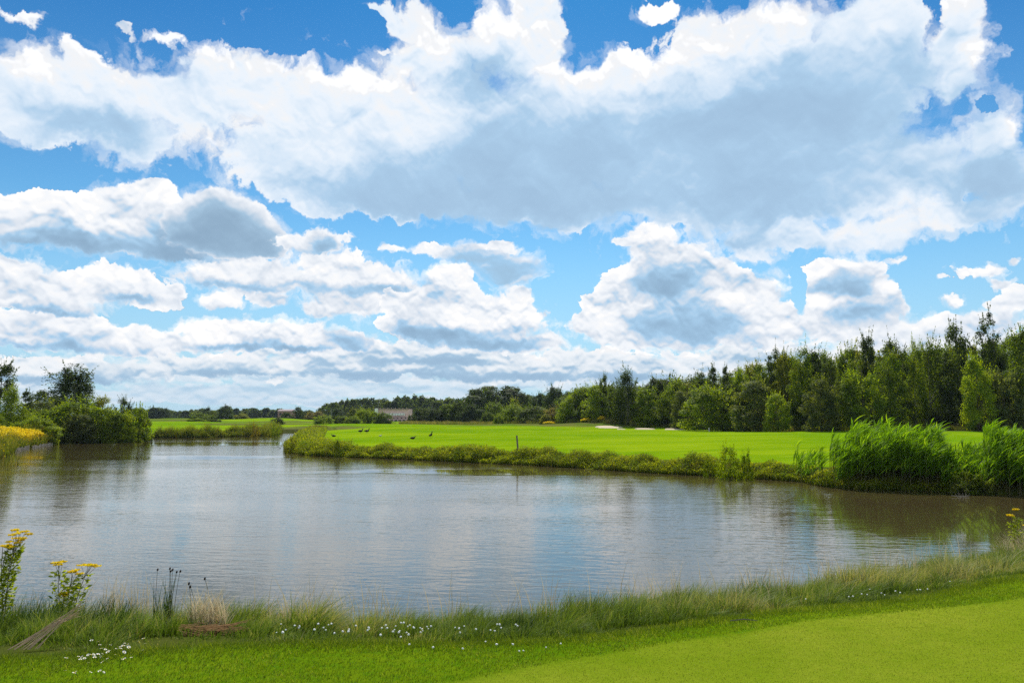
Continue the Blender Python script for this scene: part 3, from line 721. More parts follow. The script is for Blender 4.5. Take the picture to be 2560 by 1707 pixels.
# ------------------------------------------------------------------ trees one can tell apart (pixel column, top row, width in px, distance)
RW = 'trees along the front of the right hand wood'
TREES = [
    ('upright', 2575, 806, 80, 66, G_MID, 'tall mid green tree at the right end of the wood, cut by the frame', RW),
    ('spire', 2496, 776, 74, 72, G_DARK, 'tallest dark spired tree, near the right end of the wood', RW),
    ('broad', 2512, 908, 84, 66, G_GREY, 'silvery green rounded tree in front of the tallest dark spire', RW),
    ('broad', 2446, 892, 74, 65, G_LIME, 'bright yellow green maple beside the silvery rounded tree', RW),
    ('upright', 2402, 812, 74, 71, G_DARK, 'dark tall tree just left of the bright yellow green maple', RW),
    ('weeping', 2328, 838, 66, 74, G_MID, 'weeping green birch left of the dark tall tree beside the maple', RW),
    ('weeping', 2290, 842, 60, 73, G_BRIGHT, 'pale green slender birch standing behind the big reed clump', RW),
    ('upright', 2246, 843, 60, 72, G_DARK, 'slim dark tree between pale birch and light green round tree', RW),
    ('upright', 2226, 878, 66, 68, G_MID, 'green hanging column of leaves right of the light green round tree', RW),
    ('upright', 2178, 829, 40, 78, G_DARK, 'thin pointed treetop rising above the light green round tree', RW),
    ('broad', 2158, 908, 96, 68, G_BRIGHT, 'light green round tree in the middle of the right wood', RW),
    ('upright', 2118, 862, 60, 77, G_MID, 'mid green tree behind and left of the light green round tree', RW),
    ('weeping', 2082, 890, 70, 71, G_DARK, 'dark drooping tree left of the light green round tree', RW),
    ('scrub', 2052, 950, 70, 67, G_GREY, 'silvery leaved bush under the dark drooping tree', RW, 'bush'),
    ('upright', 2044, 870, 50, 77, G_DARK, 'dark narrow tree behind the silvery leaved bush', RW),
    ('upright', 2006, 862, 56, 75, G_MID, 'green ragged tree above the gap right of the small bright shrub', RW),
    ('upright', 1970, 874, 52, 79, G_OLIVE, 'olive ragged tree directly behind the small bright shrub', RW),
    ('upright', 1949, 868, 56, 81, G_DARK, 'twiggy dark tree whose top steps up above the left half of the wood', RW),
    ('scrub', 1941, 986, 54, 70, G_LIME, 'small bright green shrub at the foot of the dark wood', RW, 'shrub'),
    ('upright', 1911, 904, 50, 82, G_MID, 'green ragged tree left of the twiggy dark tree', RW),
    ('broad', 1886, 952, 90, 74, G_GREY, 'broad silvery green tree left of the small bright shrub', RW),
    ('upright', 1884, 910, 46, 85, G_OLIVE, 'olive tree standing behind the broad silvery tree', RW),
    ('upright', 1852, 920, 50, 84, G_BRIGHT, 'bright topped tree between the silvery tree and the pointed dark tops', RW),
    ('spire', 1818, 908, 40, 90, G_DARK, 'right one of two pointed dark treetops above the lime green tree', RW),
    ('spire', 1786, 914, 42, 92, G_DARK, 'left one of two pointed dark treetops above the lime green tree', RW),
    ('broad', 1776, 952, 104, 82, G_LIME, 'big lime green tree with bare lower stems by the bunkers', RW),
    ('broad', 1828, 960, 60, 83, G_DARK, 'dark tree in the shade right of the big lime green tree', RW),
    ('upright', 1746, 926, 52, 94, G_DARK, 'dark ragged tree behind the left shoulder of the lime green tree', RW),
    ('scrub', 1714, 974, 60, 90, G_GREY, 'pale willow bush hugging the left of the big lime green tree', RW, 'bush'),
    ('broad', 1684, 950, 76, 97, G_BRIGHT, 'bright yellow topped tree above the pale willow bush', RW),
    ('broad', 1640, 944, 66, 104, G_DARK, 'dark rounded tree behind the three sand bunkers', RW),
    ('upright', 1622, 968, 58, 97, G_BRIGHT, 'vivid green tree right of the big weeping birch', RW),
    ('weeping', 1570, 916, 64, 100, G_DARK, 'big dark weeping birch left of centre in the right wood', RW),
    ('upright', 1536, 962, 46, 104, G_MID, 'mid green tree tucked against the left of the big weeping birch', RW),
    ('upright', 1509, 932, 24, 108, G_DARK, 'very narrow dark poplar left of the big weeping birch', RW),
    ('broad', 1494, 962, 66, 108, G_LIME, 'yellow green tree below the very narrow dark poplar', RW),
    ('broad', 1458, 966, 70, 114, G_BRIGHT, 'bright green tree where the treeline begins to drop', RW),
    ('scrub', 1432, 994, 60, 112, G_BRIGHT, 'light green bush at the left foot of the treeline drop', RW, 'bush'),
    ('broad', 1480, 1000, 50, 110, G_DARK, 'dark lower tree under the yellow green tree', RW),
    ('broad', 1384, 966, 60, 150, G_BLUE, 'grey green tall tree right of the pointed little tree', 'trees in the middle distance'),
    ('upright', 1345, 980, 36, 160, G_BLUE, 'slender grey green tree beside the tall grey one', 'trees in the middle distance'),
    ('spire', 1317, 988, 22, 165, G_DARK, 'small pointed tree just right of the domed oak', 'trees in the middle distance'),
    ('oak', 1245, 965, 172, 190, G_DARK, 'large domed oak standing above the middle treeline', 'trees in the middle distance'),
    ('scrub', 1278, 1013, 62, 130, G_BRIGHT, 'bright green rounded bush in front of the domed oak', 'bushes at the far edge of the fairway', 'bush'),
    ('scrub', 1247, 1039, 22, 126, G_BRIGHT, 'little green bush beside the bright rounded one before the oak', 'bushes at the far edge of the fairway', 'bush'),
    ('scrub', 1338, 1017, 72, 124, G_MID, 'wide green bush right of the bright rounded one', 'bushes at the far edge of the fairway', 'bush'),
    ('scrub', 1390, 1020, 50, 119, G_BROWN, 'brownish bush at the right of the wide green bush', 'bushes at the far edge of the fairway', 'bush'),
    ('scrub', 1363, 1036, 28, 116, G_OLIVE, 'low yellowish bush before the wide green bush', 'bushes at the far edge of the fairway', 'bush'),
    ('broad', 1240, 1000, 50, 158, G_MID, 'mid green tree below the left half of the oak', 'trees in the middle distance'),
    ('broad', 1290, 996, 40, 170, G_OLIVE, 'olive tree showing right under the oak dome', 'trees in the middle distance'),
    ('scrub', 1186, 1012, 56, 146, G_BLUE, 'blue green bush left of the oak', 'bushes at the far edge of the fairway', 'bush'),
    ('scrub', 1221, 1031, 30, 140, G_MID, 'small bush between the blue green bush and the oak front', 'bushes at the far edge of the fairway', 'bush'),
    ('broad', 1146, 1005, 36, 152, G_DARK, 'dark cone shaped tree in the row left of the oak', 'trees in the middle distance'),
    ('broad', 1117, 1010, 42, 154, G_MID, 'green tree left of the dark cone shaped tree', 'trees in the middle distance'),
    ('scrub', 1090, 1021, 32, 152, G_BLUE, 'bluish bush between the dark round tree and the green tree', 'bushes at the far edge of the fairway', 'bush'),
    ('broad', 1062, 1014, 50, 156, G_DARK, 'dark rounded tree nearest the right of the pink building', 'trees in the middle distance'),
    ('scrub', 1030, 1037, 24, 170, G_BLUE, 'small round bush at the corner of the pink building', 'bushes at the far edge of the fairway', 'bush'),
    ('scrub', 962, 1032, 38, 146, G_MID, 'rightmost willow of the clump before the pink building', 'willow clump before the building', 'bush'),
    ('scrub', 934, 1029, 32, 148, G_BRIGHT, 'second willow from the right in the clump before the building', 'willow clump before the building', 'bush'),
    ('scrub', 911, 1023, 34, 148, G_LIME, 'tallest brightest willow of the clump before the building', 'willow clump before the building', 'bush'),
    ('scrub', 880, 1040, 36, 144, G_BRIGHT, 'low willow left of the tallest brightest one', 'willow clump before the building', 'bush'),
    ('scrub', 852, 1040, 30, 146, G_MID, 'leftmost willow of the clump before the building', 'willow clump before the building', 'bush'),
    ('broad', 884, 1021, 24, 168, G_GREY, 'pale tree showing above the left half of the willow clump', 'trees in the middle distance'),
    ('scrub', 808, 1040, 40, 130, G_BRIGHT, 'bright green bush on the peninsula left of the thin pole', 'bushes at the far edge of the fairway', 'bush'),
    ('broad', 842, 1020, 34, 210, G_BLUE, 'dark tree behind the thin pole', 'trees in the middle distance'),
    ('broad', 787, 1026, 40, 215, G_BROWN, 'brown green tree right of the two dark upright trees', 'trees in the middle distance'),
    ('upright', 743, 1016, 22, 230, G_DARK, 'taller of two dark upright trees right of the far brick house', 'trees in the middle distance'),
    ('upright', 762, 1026, 20, 232, G_DARK, 'shorter of two dark upright trees right of the far brick house', 'trees in the middle distance'),
    ('broad', 714, 1030, 22, 235, G_DARK, 'dark tree standing right before the far brick house', 'trees in the middle distance'),
    ('scrub', 692, 1045, 28, 135, G_DARK, 'dark round bush on the bright green mound', 'bushes on the left fields', 'bush'),
    ('broad', 565, 1013, 38, 230, G_DARK, 'tall dark tree on the left fields beside the white cars', 'trees on the left fields'),
    ('upright', 535, 1025, 18, 232, G_GREY, 'pale thin tree left of the tall dark field tree', 'trees on the left fields'),
    ('broad', 519, 1018, 26, 260, G_BLUE, 'bluish treetop above the green field bushes', 'trees on the left fields'),
    ('scrub', 508, 1034, 56, 165, G_MID, 'wide green bush hump on the left fields', 'bushes on the left fields', 'bush'),
    ('scrub', 492, 1046, 40, 155, G_BRIGHT, 'lighter bush before the wide green hump', 'bushes on the left fields', 'bush'),
    ('scrub', 541, 1048, 26, 160, G_DARK, 'dark bush at the right end of the wide green hump', 'bushes on the left fields', 'bush'),
    ('scrub', 606, 1035, 34, 235, G_OLIVE, 'sloping olive bush right of the white cars', 'bushes on the left fields', 'bush'),
    ('scrub', 647, 1045, 22, 225, G_MID, 'small round bush on the horizon of the left fields', 'bushes on the left fields', 'bush'),
    ('broad', 412, 1020, 28, 300, G_BLUE, 'round far tree above the left mound', 'trees on the left fields'),
    ('broad', 385, 1018, 34, 300, G_BLUE, 'far tree next to the waterside bushes on the left', 'trees on the left fields'),
    # left shore
    ('upright', -2, 898, 64, 68, G_DARK, 'tall dark tree cut by the left frame edge', 'trees on the left shore'),
    ('weeping', 26, 958, 62, 66, G_BRIGHT, 'bright green willow under the tall tree at the left edge', 'trees on the left shore'),
    ('spire', 60, 976, 50, 74, G_DARK, 'dark pointed tree left of the silhouetted birch', 'trees on the left shore'),
    ('scrub', 98, 1004, 80, 75, G_GREY, 'grey green bush at the left foot of the birch', 'bushes on the left shore', 'bush'),
    ('open_birch', 156, 906, 112, 84, G_DARK, 'tall open birch silhouetted against the sky on the left shore', 'trees on the left shore'),
    ('scrub', 176, 1006, 128, 72, G_BRIGHT, 'big round bush below the silhouetted birch', 'bushes on the left shore', 'bush'),
    ('scrub', 208, 1036, 70, 69, G_GREY, 'silvery lower bush hanging over the water under the birch', 'bushes on the left shore', 'bush'),
    ('scrub', 268, 1016, 92, 71, G_BRIGHT, 'fresh green bush standing in the water right of the birch', 'bushes on the left shore', 'bush'),
    ('upright', 256, 992, 60, 77, G_OLIVE, 'twiggy olive tree behind the fresh green waterside bush', 'trees on the left shore'),
    ('upright', 312, 990, 36, 77, G_DARK, 'wind blown twiggy top right of the twiggy olive tree', 'trees on the left shore'),
    ('scrub', 310, 1026, 44, 71, G_LIME, 'yellow green bush between two waterside bushes', 'bushes on the left shore', 'bush'),
    ('scrub', 350, 1020, 56, 73, G_BRIGHT, 'rightmost bush of the left shore with a dark foot', 'bushes on the left shore', 'bush'),
    ('scrub', 88, 1044, 84, 65, G_LIME, 'low yellow green willow behind the yellow flowers', 'bushes on the left shore', 'bush'),
    ('scrub', 136, 1062, 22, 66, G_LIME, 'small yellowish sapling at the end of the yellow flowers', 'bushes on the left shore', 'bush'),
    ('scrub', -12, 1034, 40, 62, G_MID, 'green bush at the left edge above the yellow flowers', 'bushes on the left shore', 'bush'),
]
for t_ in TREES:
    k_, px, yt, w_, d_, c_, lab, grp = t_[:8]; cat = t_[8] if len(t_) > 8 else 'tree'
    tree(k_, px, yt, w_, d_, c_, lab, cat, grp, name={'spire': 'alder_tree', 'weeping': 'birch_tree', 'open_birch': 'birch_tree', 'oak': 'oak_tree'}.get(k_, 'tree') if cat == 'tree' else cat)

# trees deeper in the wood: only their tops show between the front ones
rs = RS(5); DEEP = []
tops = [(1400, 975), (1500, 955), (1600, 944), (1700, 935), (1780, 930), (1860, 915), (1930, 895), (1990, 878), (2080, 870), (2200, 858), (2320, 852), (2420, 840), (2520, 812), (2640, 800)]
for i in range(66):
    px = 1420 + (i % 33) * 37 + rs.uniform(-12, 12) + (18 if i >= 33 else 0); row = 0 if i < 33 else 1
    dd = np.interp(px, [1420, 1700, 1900, 2600], [124, 108, 92, 80]) + row * 7 + rs.uniform(0, 3)
    yt = np.interp(px, *zip(*tops)) + rs.uniform(2, 22) + (0 if row else 10)
    kind = ('upright', 'broad', 'upright', 'weeping', 'spire')[rs.randint(5)]; col = (G_DARK, G_MID, G_OLIVE, G_DARK, G_MID)[rs.randint(5)]
    tree(kind, px, yt, (70 if kind != 'broad' else 92) * rs.uniform(0.85, 1.2), dd, col, 'tree deeper in the right hand wood, only its top showing between the front trees', 'tree', 'trees deeper in the right hand wood', 'tree', seed=i)
# dim undergrowth closing the foot of the wood
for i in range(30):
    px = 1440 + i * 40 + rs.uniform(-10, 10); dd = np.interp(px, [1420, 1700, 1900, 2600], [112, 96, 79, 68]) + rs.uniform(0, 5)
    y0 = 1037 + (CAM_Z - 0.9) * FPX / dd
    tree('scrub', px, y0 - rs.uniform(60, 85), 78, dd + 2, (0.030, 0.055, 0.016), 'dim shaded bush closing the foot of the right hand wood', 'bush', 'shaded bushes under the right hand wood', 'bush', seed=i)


def far_wood(name, spec, label, seed, leaf=0.9):
    """a distant wood that reads as one mass"""
    rs = RS(seed); P = []; TI = []
    for (px, yt, wpx, d) in spec:
        x, y = gxy(px, d); z = gz(x, y); H = CAM_Z + (1037 - yt) * d / FPX - z; r = wpx * d / FPX / 2
        n = int(520 * (r * H) / 14); t = rs.rand(n) ** 0.8; a = rs.rand(n) * 2 * pi
        R = r * np.sqrt(np.maximum(1 - (np.maximum(t - 0.35, 0) / 0.65) ** 2, 0)) * (1 + 0.2 * np.sin(3 * a + rs.rand() * 6) + 0.2 * np.sin(11 * t + rs.rand() * 6)) * (0.55 + 0.45 * np.sqrt(rs.rand(n)))
        P.append(np.stack([x + R * np.cos(a), y + R * np.sin(a), z + H * t * (1 + 0.04 * rs.normal(size=n))], 1)); TI.append(np.clip(rs.normal(0.45 + 0.2 * rs.normal(), 0.18, n), 0, 1))
    P = np.vstack(P); V, F = leaf_quads(P, leaf * (0.6 + 0.8 * rs.rand(len(P))), rs)
    o = link(name, mesh_np(name, V, F, M_LEAF, rnd=np.concatenate(TI)), color=(0.042, 0.070, 0.028)); return tag(o, label, kind='stuff')


rs = RS(21)
prof = [(340, 1024), (400, 1022), (450, 1028), (500, 1026), (560, 1026), (620, 1023), (690, 1024), (740, 1030), (800, 1029)]
far_wood('distant_wood', [(px + rs.uniform(-4, 4), np.interp(px, *zip(*prof)) + rs.uniform(-3, 5), rs.uniform(18, 34), rs.uniform(380, 470)) for px in np.arange(335, 830, 7)],
         'distant dark wood along the horizon behind the left fields', 3, 1.1)
prof = [(800, 1030), (815, 1012), (850, 1004), (880, 1000), (930, 1000), (980, 1002), (1010, 992), (1040, 992), (1100, 1000), (1150, 1000), (1200, 994), (1300, 996), (1400, 984), (1480, 975)]
far_wood('distant_wood', [(px + rs.uniform(-4, 4), np.interp(px, *zip(*prof)) + rs.uniform(-3, 7), rs.uniform(26, 46), rs.uniform(270, 330)) for px in np.arange(812, 1480, 7.5)],
         'dark wood rising behind the pink building and the oak', 4, 0.8)


# ------------------------------------------------------------------ grasses
def blades(P, h, w, bend, rs, segs=3, lean=(0, 0), curl=1.0):
    """one tapering curved strip per root point"""
    n = len(P); a = rs.rand(n) * 2 * pi; h = np.broadcast_to(h, (n,)); w = np.broadcast_to(w, (n,))
    d = np.stack([np.cos(a) * bend + lean[0], np.sin(a) * bend + lean[1]], 1) * (0.4 + 0.9 * rs.rand(n, 1))
    side = np.stack([-np.sin(a + 0.6), np.cos(a + 0.6)], 1); V = []; T = []
    for k in range(segs + 1):
        f = k / segs; c = P.copy(); c[:, :2] += d * (f ** (1 + curl) * h)[:, None]; c[:, 2] += h * f * (1 - 0.22 * f * np.minimum(1, np.hypot(d[:, 0], d[:, 1])))
        ww = (w * (1 - f ** 1.6) * 0.5 + 0.0004)[:, None]
        L = c.copy(); L[:, :2] -= side * ww; Rr = c.copy(); Rr[:, :2] += side * ww; V += [L, Rr]; T += [np.full(n, f), np.full(n, f)]
    m = 2 * (segs + 1); V = np.stack(V, 1).reshape(-1, 3); T = np.stack(T, 1).reshape(-1); b = (np.arange(n) * m)[:, None]
    F = np.concatenate([b + np.array((2 * k, 2 * k + 1, 2 * k + 3, 2 * k + 2)) for k in range(segs)], 1).reshape(-1, 4)
    return V, F, T


def vnoise(x, y, s, seed): return fbm(np.asarray(x, np.float32) * s + 31, np.asarray(y, np.float32) * s + 57, seed, 3)


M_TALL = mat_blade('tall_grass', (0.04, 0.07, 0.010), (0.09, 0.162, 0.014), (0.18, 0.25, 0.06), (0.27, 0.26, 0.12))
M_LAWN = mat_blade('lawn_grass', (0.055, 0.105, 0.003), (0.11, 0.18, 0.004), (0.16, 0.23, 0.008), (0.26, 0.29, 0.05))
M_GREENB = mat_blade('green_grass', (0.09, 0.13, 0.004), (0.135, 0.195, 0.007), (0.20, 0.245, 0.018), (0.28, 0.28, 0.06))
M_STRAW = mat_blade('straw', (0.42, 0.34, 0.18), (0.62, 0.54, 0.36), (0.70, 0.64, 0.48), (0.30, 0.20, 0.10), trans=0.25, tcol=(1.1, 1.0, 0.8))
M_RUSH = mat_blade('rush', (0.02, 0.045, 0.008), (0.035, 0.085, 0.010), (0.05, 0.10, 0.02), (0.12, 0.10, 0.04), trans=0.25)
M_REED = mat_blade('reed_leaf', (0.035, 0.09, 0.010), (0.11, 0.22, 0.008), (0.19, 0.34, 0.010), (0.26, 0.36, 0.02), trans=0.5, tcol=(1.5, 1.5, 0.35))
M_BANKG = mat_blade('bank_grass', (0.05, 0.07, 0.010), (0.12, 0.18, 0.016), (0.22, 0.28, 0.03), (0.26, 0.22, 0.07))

rs = RS(77)
n = 300000; x = rs.uniform(-11, 15, n); e0, e1 = curve(EDGE, x), np.interp(x, [p[0] for p in POND[:15]], [p[1] for p in POND[:15]])
f = rs.rand(n) ** 0.9; y = e0 - 0.10 + (e1 + 0.12 - e0 + 0.10) * f
cl = vnoise(x, y, 1.3, 5); cl2 = vnoise(x, y, 0.45, 8)
keep = rs.rand(n) < np.clip(0.55 + 1.2 * cl, 0.15, 1) * np.where(x > 9, 0.7, 1); x, y, f, cl, cl2 = x[keep], y[keep], f[keep], cl[keep], cl2[keep]
h = (0.045 + 0.27 * ss(f, 0.02, 0.42)) * (0.75 + 0.9 * np.clip(cl + 0.25, 0, 0.8)) * (0.55 + 0.7 * rs.rand(len(x)))
cm = vnoise(x, y, 2.4, 61); cg = cm - vnoise(x + 0.08, y, 2.4, 61); cg2 = cm - vnoise(x, y + 0.08, 2.4, 61); h = h * (1 + 1.5 * cm)
P = np.stack([x, y, land(x, y) - 0.01], 1)
h = h * (0.58 + 0.06 * ss(x, -1.5, 1.5)); V, F, T = blades(P, h, 0.004 + 0.003 * rs.rand(len(x)), 0.45, rs, lean=(0.22 + 2.6 * cg, 2.6 * cg2))
dry = np.clip(0.42 + 0.22 * rs.normal(size=len(x)) + 1.0 * cl2 + 0.6 * vnoise(x, y, 1.6, 71) + 0.22 * ss(f, 0.4, 1.0) - 0.25 * (1 - ss(f, 0, 0.3)), 0, 1)
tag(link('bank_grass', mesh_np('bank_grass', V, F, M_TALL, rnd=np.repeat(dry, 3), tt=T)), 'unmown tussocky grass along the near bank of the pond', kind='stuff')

n = 260000; x = rs.uniform(-8.5, 11, n); e0 = curve(EDGE, x) + 0.15; g0 = np.maximum(curve(GREEN, x), 4.0)
y = g0 + (e0 - g0) * rs.rand(n); k_ = rs.rand(n) < np.clip((e0 - g0) / 2.6, 0, 1); x, y = x[k_], y[k_]
c = vnoise(x, y, 1.6, 15); edge = ss(y, curve(EDGE, x) - 0.5, curve(EDGE, x))
P = np.stack([x, y, land(x, y) - 0.004], 1); V, F, T = blades(P, (0.016 + 0.014 * rs.rand(len(x))) * (1 + 0.7 * c) * (1 + 1.0 * edge), 0.0034, 0.7, rs, segs=1)
tag(link('cut_grass', mesh_np('cut_grass', V, F, M_LAWN, rnd=np.clip(0.4 + 0.25 * rs.normal(size=len(x)) + 0.5 * c, 0, 1), tt=T)), 'shaggy first cut of grass between putting green and bank', kind='stuff')
n = 170000; x = rs.uniform(-1.6, 9, n); g0 = curve(GREEN, x); y = 4.0 + (g0 - 4.0) * rs.rand(n); k_ = rs.rand(n) < np.clip((g0 - 4.0) / 3.5, 0, 1); x, y = x[k_], y[k_]
P = np.stack([x, y, land(x, y) - 0.002], 1); V, F, T = blades(P, 0.006 + 0.006 * rs.rand(len(x)), 0.0026, 0.8, rs, segs=1)
tag(link('putting_grass', mesh_np('putting_grass', V, F, M_GREENB, rnd=np.clip(0.45 + 0.3 * rs.normal(size=len(x)), 0, 1), tt=T)), 'close mown yellowish grass of the putting green', kind='stuff')

# pale dry stalks standing out of the bank grass
n = 620; cx = rs.choice([-4.3, -3.9, -2.3, -1.9, -1.4, -0.6, 0.2, 1.15, 1.5, 1.9, 2.3, 3.0, 3.6, 4.3, 5.1, 5.8, 6.6, -5.2], n); x = cx + rs.normal(0, 0.22, n); y = curve(near_w, x) - 0.15 - np.abs(rs.normal(0, 0.35, n))
P = np.stack([x, y, land(x, y)], 1); V, F, T = blades(P, 0.32 + 0.36 * rs.rand(n), 0.009, 0.35, rs, segs=4)
tag(link('dry_stalk', mesh_np('dry_stalk', V, F, M_STRAW, rnd=np.repeat(rs.rand(n) * 0.8, 4), tt=T)), 'thin pale dry grass stalks standing out of the near bank', kind='stuff')
# wind swept tan grass at the right end of the near bank
n = 9000; x = rs.uniform(7.4, 14, n); wl = curve(near_w, x); y = wl - 1.3 + 1.4 * rs.rand(n); k_ = rs.rand(n) < ss(x, 6.8, 10.0); x, y = x[k_], y[k_]
P = np.stack([x, y, land(x, y)], 1); V, F, T = blades(P, (0.30 + 0.45 * rs.rand(len(x))) * (0.5 + 0.5 * ss(x, 7.5, 9.5)), 0.006, 0.35, rs, segs=4, lean=(-0.45, 0.0))
tag(link('tan_grass', mesh_np('tan_grass', V, F, M_STRAW, rnd=np.repeat(rs.rand(len(x)), 4), tt=T)), 'wind swept tan grass at the right end of the near bank', kind='stuff')


# herb and grass fringe of the far shores
def shore_samples(i0, i1, n, inland, rs):
    S = np.array(FARW[i0:i1 + 1]); seg = np.diff(S, axis=0); L = np.hypot(*seg.T); c = np.concatenate([[0], np.cumsum(L)]); s = rs.rand(n) * c[-1]
    k = np.clip(np.searchsorted(c, s) - 1, 0, len(L) - 1); f = (s - c[k]) / L[k]; p = S[k] + seg[k] * f[:, None]; nrm = np.stack([seg[k][:, 1], -seg[k][:, 0]], 1) / L[k][:, None]
    return p, nrm, s, c[-1]


FARW = far_w
def fringe(name, i0, i1, n, depth, h0, label, seed, leafy=0.6, dens_edge=0.5, lw=0.055, tint=(0.12, 0.17, 0.014), hvar=0.85):
    rs = RS(seed); p, nr, s, L = shore_samples(i0, i1, n, depth, rs)
    off = -0.12 + (depth + 0.12) * rs.rand(n) ** 1.2
    sgn = np.where(sdist(p[:, 0] + nr[:, 0] * 0.3, p[:, 1] + nr[:, 1] * 0.3) > 0, 1, -1)[:, None]
    q = p + nr * sgn * off[:, None]; x, y = q.T
    hh = h0 * (1 + hvar * 1.9 * fbm((s * 0.55).astype(np.float32), (off * 0.6).astype(np.float32), seed, 4, 0.6) * 1.6) * (0.55 + 0.45 * np.sqrt(np.clip(1 - ((off - depth * 0.35) / depth) ** 2, 0, 1)))
    isl = rs.rand(n) < leafy; z = land(x, y); z = np.maximum(z, 0.0)
    Pl = np.stack([x, y, z + hh * (rs.rand(n) ** 0.6)], 1)[isl]; cl = fbm((s * 1.1).astype(np.float32), (s * 0 + 3).astype(np.float32), seed + 9, 3)[isl]
    V, F = leaf_quads(Pl, lw * (0.6 + rs.rand(len(Pl))), rs)
    o = link('herb_fringe', mesh_np('herb_fringe', V, F, M_LEAF, rnd=np.clip(0.45 + 0.22 * rs.normal(size=len(Pl)) + 1.5 * cl, 0, 1)), color=tint); tag(o, 'leafy herbs of the ' + label, kind='stuff')
    Pb = np.stack([x, y, z - 0.02], 1)[~isl]; V, F, T = blades(Pb, hh[~isl] * (0.7 + 0.6 * rs.rand(len(Pb))), lw * 0.35, 0.4, rs, segs=2, lean=(0.1, 0))
    o = link('grass_fringe', mesh_np('grass_fringe', V, F, M_BANKG, rnd=np.repeat(np.clip(0.5 + 0.3 * rs.normal(size=len(Pb)), 0, 1), 2), tt=T)); tag(o, 'tall grass blades of the ' + label, kind='stuff')


fringe('right_bank', 2, 12, 46000, 1.5, 0.25, 'overgrown bank facing the camera on the right', 31)
fringe('peninsula_bank', 12, 20, 42000, 1.7, 0.29, 'overgrown bank of the green peninsula', 32, lw=0.065)
fringe('peninsula_tip', 19, 26, 42000, 3.0, 0.40, 'bushy tip of the green peninsula', 33, lw=0.085, leafy=0.75)
fringe('far_bank', 27, 33, 22000, 2.0, 0.62, 'reedy far bank below the left fields', 34, lw=0.11, leafy=0.3, tint=(0.09, 0.12, 0.02), hvar=0.9)
fringe('left_bank', 37, 43, 30000, 3.0, 0.75, 'left bank under the yellow flowers', 36, lw=0.08, leafy=0.55, tint=(0.13, 0.14, 0.02))

# rough grass round the bunkers and at the foot of the wood
rs = RS(91); n = 60000; a = rs.rand(n)
px = np.where(a < 0.8, rs.uniform(1000, 1760, n), rs.uniform(1880, 2600, n)); dd = np.where(a < 0.8, np.interp(px, [1000, 1250, 1500, 1760], [150, 128, 104, 92]) + rs.uniform(-2, 11, n), np.interp(px, [1900, 2600], [75, 63]) + rs.uniform(0, 2.5, n))
r_ = px - W0 / 2; hyp = FPX * cos(PITCH) + 0.0; x = r_ / FPX * dd / cos(PITCH) * 1.0; y = dd; c = vnoise(x, y, 0.35, 12)
k_ = rs.rand(n) < np.clip(0.6 + 1.4 * c, 0.05, 1); x, y, c, a = x[k_], y[k_], c[k_], a[k_]
BUNK = [(1521, 95.0, 1.9, 0.9, 0.0), (1552, 88, 0.6, 0.25, -0.03), (1611, 89.5, 1.4, 0.42, 0.0), (1685, 88.5, 1.4, 0.42, 0.0)]
BW = [(*gxy(b[0], b[1]), b[2], b[3], b[4]) for b in BUNK]
for (bx, by, rx, ry, _) in BW:
    k_ = (((x - bx) / (rx + .3)) ** 2 + ((y - by + 0.8) / (ry + 1.6)) ** 2) > 1; x, y, c, a = x[k_], y[k_], c[k_], a[k_]
P = np.stack([x, y, land(x, y) - 0.02], 1); V, F, T = blades(P, (0.32 + 0.35 * rs.rand(len(x))) * (1 + c), 0.035, 0.5, rs, segs=2)
M_ROUGH = mat_blade('rough_grass', (0.06, 0.09, 0.012), (0.12, 0.16, 0.02), (0.20, 0.21, 0.05), (0.30, 0.24, 0.10))
tag(link('rough_grass', mesh_np('rough_grass', V, F, M_ROUGH, rnd=np.repeat(np.clip(0.5 + 0.25 * rs.normal(size=len(x)) + 0.8 * c, 0, 1), 2), tt=T)), 'olive rough grass round the bunkers and along the wood', kind='stuff')

# sand bunkers
M_SAND = mat_plain('sand', (0.52, 0.44, 0.32), 0.95, 0.1, 3.0, 0.12, 0.01)
BL = ['largest pale sand bunker at the left below the weeping birch', 'tiny sand patch at the front right of the largest bunker', 'middle sand bunker between the largest and the right one', 'right sand bunker at the foot of the lime green tree']
for (bx, by, rx, ry, lift), lab in zip(BW, BL):
    V = []; m = 40; rs = RS(int(bx * 10)); ph = rs.rand(4) * 6
    for k in range(9):
        f = k / 8
        for i in range(m):
            w = 2 * pi * i / m; r = 1 + 0.16 * sin(2 * w + ph[0]) + 0.10 * sin(3 * w + ph[1]) + 0.05 * sin(5 * w + ph[2])
            xx, yy = bx + rx * r * f * cos(w), by + ry * r * f * sin(w) * 1.9
            tilt = (0.05 + lift) * (yy - by + 2 * ry) / (ry * 2)
            V.append((xx, yy, gz(bx, by) * 0.0 + gz(xx, yy) + 0.05 + (tilt if f < 1 else -0.12)))
    F = [(k * m + i, k * m + (i + 1) % m, (k + 1) * m + (i + 1) % m, (k + 1) * m + i) for k in range(8) for i in range(m)]
    tag(link('sand_bunker', mesh_np('sand_bunker', V, F, M_SAND, smooth=True)), lab, 'bunker', 'sand bunkers')

